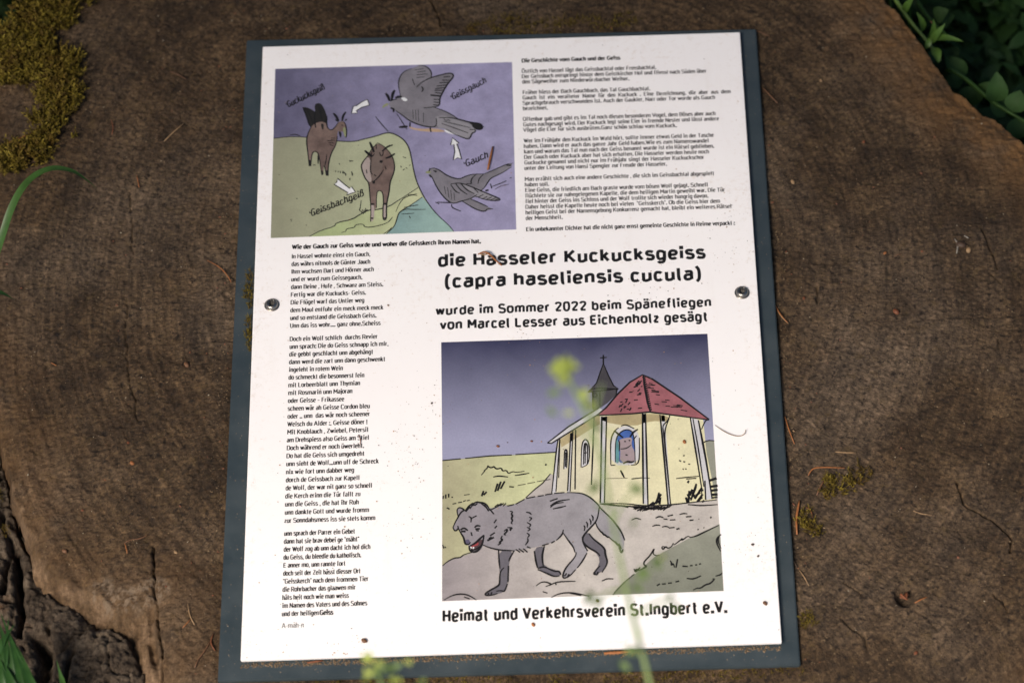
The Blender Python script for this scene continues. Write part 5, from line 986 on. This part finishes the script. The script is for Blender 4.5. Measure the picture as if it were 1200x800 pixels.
for a, b, d, s_, col in ((650, 460, .44, .8, 0), (646, 482, .435, .7, 0), (666, 484, .43, .6, 1), (684, 462, .437, .9, 1), (700, 500, .42, .7, 0), (696, 572, .40, .9, 0), (704, 592, .395, .7, 0), (690, 475, .43, .8, 1), (745, 572, .39, .9, 0), (690, 700, .345, 1, 0), (700, 706, .345, .8, 0), (770, 660, .35, .9, 0), (776, 652, .35, .6, 1), (754, 672, .35, 1, 0), (748, 690, .345, .9, 0), (785, 700, .345, .7, 0), (742, 612, .38, .6, 0), (740, 762, .32, .9, 0), (732, 780, .31, .8, 0), (792, 712, .34, .7, 0), (716, 508, .418, .5, 1), (728, 545, .40, .5, 1), (706, 536, .41, .6, 0)):
    mb = MB(); p = rel(near(a, b, d))
    for j in range(2 if s_ > .75 else 1):
        az = random.uniform(0, 6.28); v = np.array([math.cos(az), math.sin(az), random.uniform(-.2, .5)]) * .0068 * s_
        leaf(mb, p - v * .5, p + v * .5, .0034 * s_, (.1, -.5, 1))
    mb.build('leaf', LEAFL if col == 0 else FLOW, pt, True)
p2t = empty('seedling'); b2 = near(452, 815, .25); f2 = np.array([b2[0], b2[1] - .08, GZ]); p2t.location = tuple(f2); tag(p2t, 'small blurred yellow green weed tip at the bottom edge left of centre', 'plant')
mb = MB(); tube(mb, [np.array(q) - f2 for q in (f2, b2 + np.array([0, -.03, -.1]), b2, near(446, 795, .27), near(438, 782, .28))], .0018, .0008); mb.build('stem', STEMG, p2t, True)
for a, b, s_, c in ((434, 776, 1.0, 1), (440, 780, .8, 1), (455, 776, .5, 0), (460, 782, 1, 0), (430, 792, .8, 1), (448, 790, .9, 0), (478, 778, .5, 1), (466, 794, .9, 1), (492, 798, .7, 0)):
    mb = MB(); p = near(a, b, .28) - f2
    for j in range(3): az = random.uniform(0, 6.28); v = np.array([math.cos(az), math.sin(az), .5]) * .0045 * s_; leaf(mb, p, p + v, .0026 * s_, (0, -.5, 1))
    mb.build('leaf', FLOW if c else LEAFL, p2t, True)
# low plants beyond the stump at the upper right
def pl(name, lab, stem, leaves, mat, smat=GRASS):
    e = empty(name); q = [P(*p) for p in stem]; f0 = np.array([q[0][0] + .02, q[0][1] + .03, GZ]); e.location = tuple(f0); tag(e, lab, 'plant')
    mb = MB(); tube(mb, [f0 - f0, (q[0] - f0) * np.array([.6, .6, .8])] + [p - f0 for p in q], .0018, .0011); mb.build('stem', smat, e, True)
    for (a, b, c), (a2, b2_, c2), w_ in leaves:
        mb = MB(); leaf(mb, P(a, b, c) - f0, P(a2, b2_, c2) - f0, w_ * .8, (random.uniform(-.3, .3), -.4, 1)); mb.build('leaf', mat, e, True)
    return e
pl('leafy_weed', 'bright green stem with narrow leaves leaning along the upper right rim', [(1040, -20, -.02), (1052, 5, -.02), (1070, 30, -.022), (1088, 50, -.025), (1102, 72, -.03)],
   [((1086, 46, -.02), (1094, 22, -.0), .006), ((1090, 48, -.02), (1129, 49, -.005), .006), ((1092, 50, -.02), (1108, 28, 0), .006), ((1094, 56, -.02), (1100, 74, -.02), .008), ((1080, 38, -.02), (1074, 14, 0), .006), ((1090, 44, -.015), (1084, 58, -.02), .005), ((1060, 14, -.02), (1072, -6, 0), .006)], simple('bright_weed_leaf', (.055, .11, .018), .5, .2, 60, .35, .1, 0, .25), simple('bright_stem', (.07, .12, .025), .5))
pl('vetch', 'vetch with rounded blue green leaves on a thin stem beyond the upper right rim', [(1105, 78, -.05), (1130, 90, -.05), (1160, 118, -.05), (1190, 136, -.05), (1230, 160, -.05)],
   [((1166, 120, -.05), (1168, 84, -.03), .018), ((1130, 92, -.06), (1108, 66, -.05), .016), ((1140, 100, -.06), (1136, 126, -.07), .020), ((1160, 120, -.06), (1178, 136, -.07), .014), ((1188, 132, -.05), (1196, 106, -.04), .018), ((1194, 138, -.05), (1190, 164, -.06), .020), ((1110, 82, -.06), (1124, 104, -.07), .016), ((1148, 108, -.06), (1162, 96, -.05), .010)], simple('vetch_leaf', (.022, .060, .012), .75, .2, 60, .35, .1, 0, .2))
pl('climbing_weed', 'thin stemmed weed with dark round leaves at the top right edge', [(1062, -20, -.06), (1078, 8, -.06), (1092, 26, -.06), (1108, 40, -.06)],
   [((1104, 18, -.05), (1112, 30, -.06), .014), ((1096, 22, -.05), (1112, 12, -.04), .014), ((1082, 60, -.06), (1096, 40, -.05), .012), ((1112, 56, -.06), (1120, 74, -.06), .012), ((1060, -8, -.06), (1074, 10, -.06), .012)], LEAFD)
# weedy undergrowth round the stump: nobody could count its leaves
def undergrowth(name, n, region, label, s0, mat, seed_):
    r = np.random.default_rng(seed_); pos = region(r, n); n = len(pos)
    az = r.uniform(0, 2 * math.pi, n); el = r.uniform(-.5, .7, n); L = s0 * r.uniform(.5, 1.3, n); W_ = L * r.uniform(.3, .6, n)
    d = np.stack([np.cos(az) * np.cos(el), np.sin(az) * np.cos(el), np.sin(el)], -1); up = np.array([0, 0, 1.]) + r.normal(0, .35, (n, 3)); s_ = np.cross(d, up); s_ /= np.linalg.norm(s_, axis=1)[:, None]; u = np.cross(s_, d)
    Lc, Wc = L[:, None], W_[:, None]
    pts = [pos, pos + d * Lc * .35 - s_ * Wc * .5 + u * Lc * .08, pos + d * Lc * .35 + s_ * Wc * .5 + u * Lc * .08, pos + d * Lc * .72 - s_ * Wc * .36 + u * Lc * .05, pos + d * Lc * .72 + s_ * Wc * .36 + u * Lc * .05, pos + d * Lc - u * Lc * .05]
    V = np.stack(pts, 1).reshape(-1, 3); b = (np.arange(n) * 6)[:, None]
    Fc = np.concatenate([b + np.array([[0, 2, 1, 1]]) * 1, ], 0) if False else np.concatenate([b + np.array(t_)[None] for t_ in ((0, 2, 1), (1, 2, 4), (1, 4, 3), (3, 4, 5))], 0)
    return tag(np_mesh(name, V, Fc, mat, True), label, 'undergrowth', kind='stuff')
def ring_region(r, n):
    a = r.uniform(0, 2 * math.pi, n * 3); rad = np.sqrt(r.uniform(.1, 1.6, n * 3)); x = rad * np.cos(a); y = rad * np.sin(a) * .95
    o = sdf(x, y, OUT); hmax = np.where(y > .1, -.12, -.16) + .05 * fbm(x, y, 5, 2, 3); z = GZ + (hmax - GZ) * r.uniform(0, 1, n * 3) ** .7
    k = (o > .012 + .03 * r.uniform(0, 1, n * 3)) & (z < np.where(o < .04, -.05, .5)); return np.stack([x, y, z], -1)[k][:n]
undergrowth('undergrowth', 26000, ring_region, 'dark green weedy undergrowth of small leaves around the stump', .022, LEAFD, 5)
def top_region(r, n):
    p = np.array([P(a, b, c) for a, b, c in zip(r.uniform(1040, 1260, n), r.uniform(-60, 160, n), r.uniform(-.30, -.13, n))]); return p[sdf(p[:, 0], p[:, 1], OUT) > .01]
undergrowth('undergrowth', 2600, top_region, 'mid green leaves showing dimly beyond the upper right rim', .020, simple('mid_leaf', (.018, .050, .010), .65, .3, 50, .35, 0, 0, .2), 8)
def shrub_region(r, n):
    a = r.uniform(.25, 2.9, n); rr = r.uniform(.50, 1.05, n); x = rr * np.cos(a); y = .10 + rr * np.sin(a); z = GZ + r.uniform(0, 1, n) ** .9 * (1.05 + .35 * fbm(x, y, 3, 2, 6)) * np.clip((rr - .5) * 3 + .2, .2, 1)
    g_ = fbm(x, y, 9, 2, 4) + fbm(x + z, y - z, 14, 2, 5); k = g_ > -.22; return np.stack([x, y, z], -1)[k]
undergrowth('added_shade_weeds', 34000, shrub_region, 'tall dark weeds added behind the stump to shade the far end of the board', .032, LEAFD, 9)  # added tall and dense to block sky light from the board's far end


# ------------------------------------------------------------------ unseen tree added above the frame to shade the far side of the stump
tree = empty('added_shade_tree', (-2.7, 1.3, GZ)); tag(tree, 'unseen leafy tree added left of the stump, its foliage shading the far end of the board', 'tree')
T0 = np.array([-2.7, 1.3, GZ]); TB = simple('tree_bark', (.09, .07, .05), .9, .4, 30, .2, .6)
mb = MB(); tube(mb, [np.zeros(3), np.array([.05, 0, .9]), np.array([.0, .05, 1.8]), np.array([.1, 0, 3.2]), np.array([.15, .1, 4.6])], .16, .05, n=14); mb.build('trunk', TB, tree, True)
for q in ([(.03, 0, 1.9), (.7, -.5, 2.35), (1.5, -1.1, 2.55), (2.5, -1.6, 2.55)], [(.03, 0, 2.2), (.6, -1.0, 2.6), (1.0, -1.9, 2.7), (1.3, -2.5, 2.6)], [(.05, 0, 2.0), (1.0, -.1, 2.5), (2.0, -.4, 2.7), (3.0, -.8, 2.6)], [(.1, 0, 3.0), (-.5, .6, 3.4), (-1.0, 1.0, 3.6)]):
    mb = MB(); tube(mb, [np.array(v) for v in q], .045, .010, n=10); mb.build('limb', TB, tree, True)
def shade_canopy(r, n):
    x = r.uniform(-2.6, .9, n); y = r.uniform(-1.38, 1.0, n); z = 2.25 + .22 * r.normal(0, 1, n).clip(-1.2, 2) + .15 * np.sin(x * 2)
    k = (fbm(x, y, 3.2, 2, 21) > -.22) & (y > -1.32 + .12 * np.sin(x * 5)); return np.stack([x, y, z], -1)[k]
cr = undergrowth('shade_crown', 11500, shade_canopy, None, .085, LEAFD, 31)
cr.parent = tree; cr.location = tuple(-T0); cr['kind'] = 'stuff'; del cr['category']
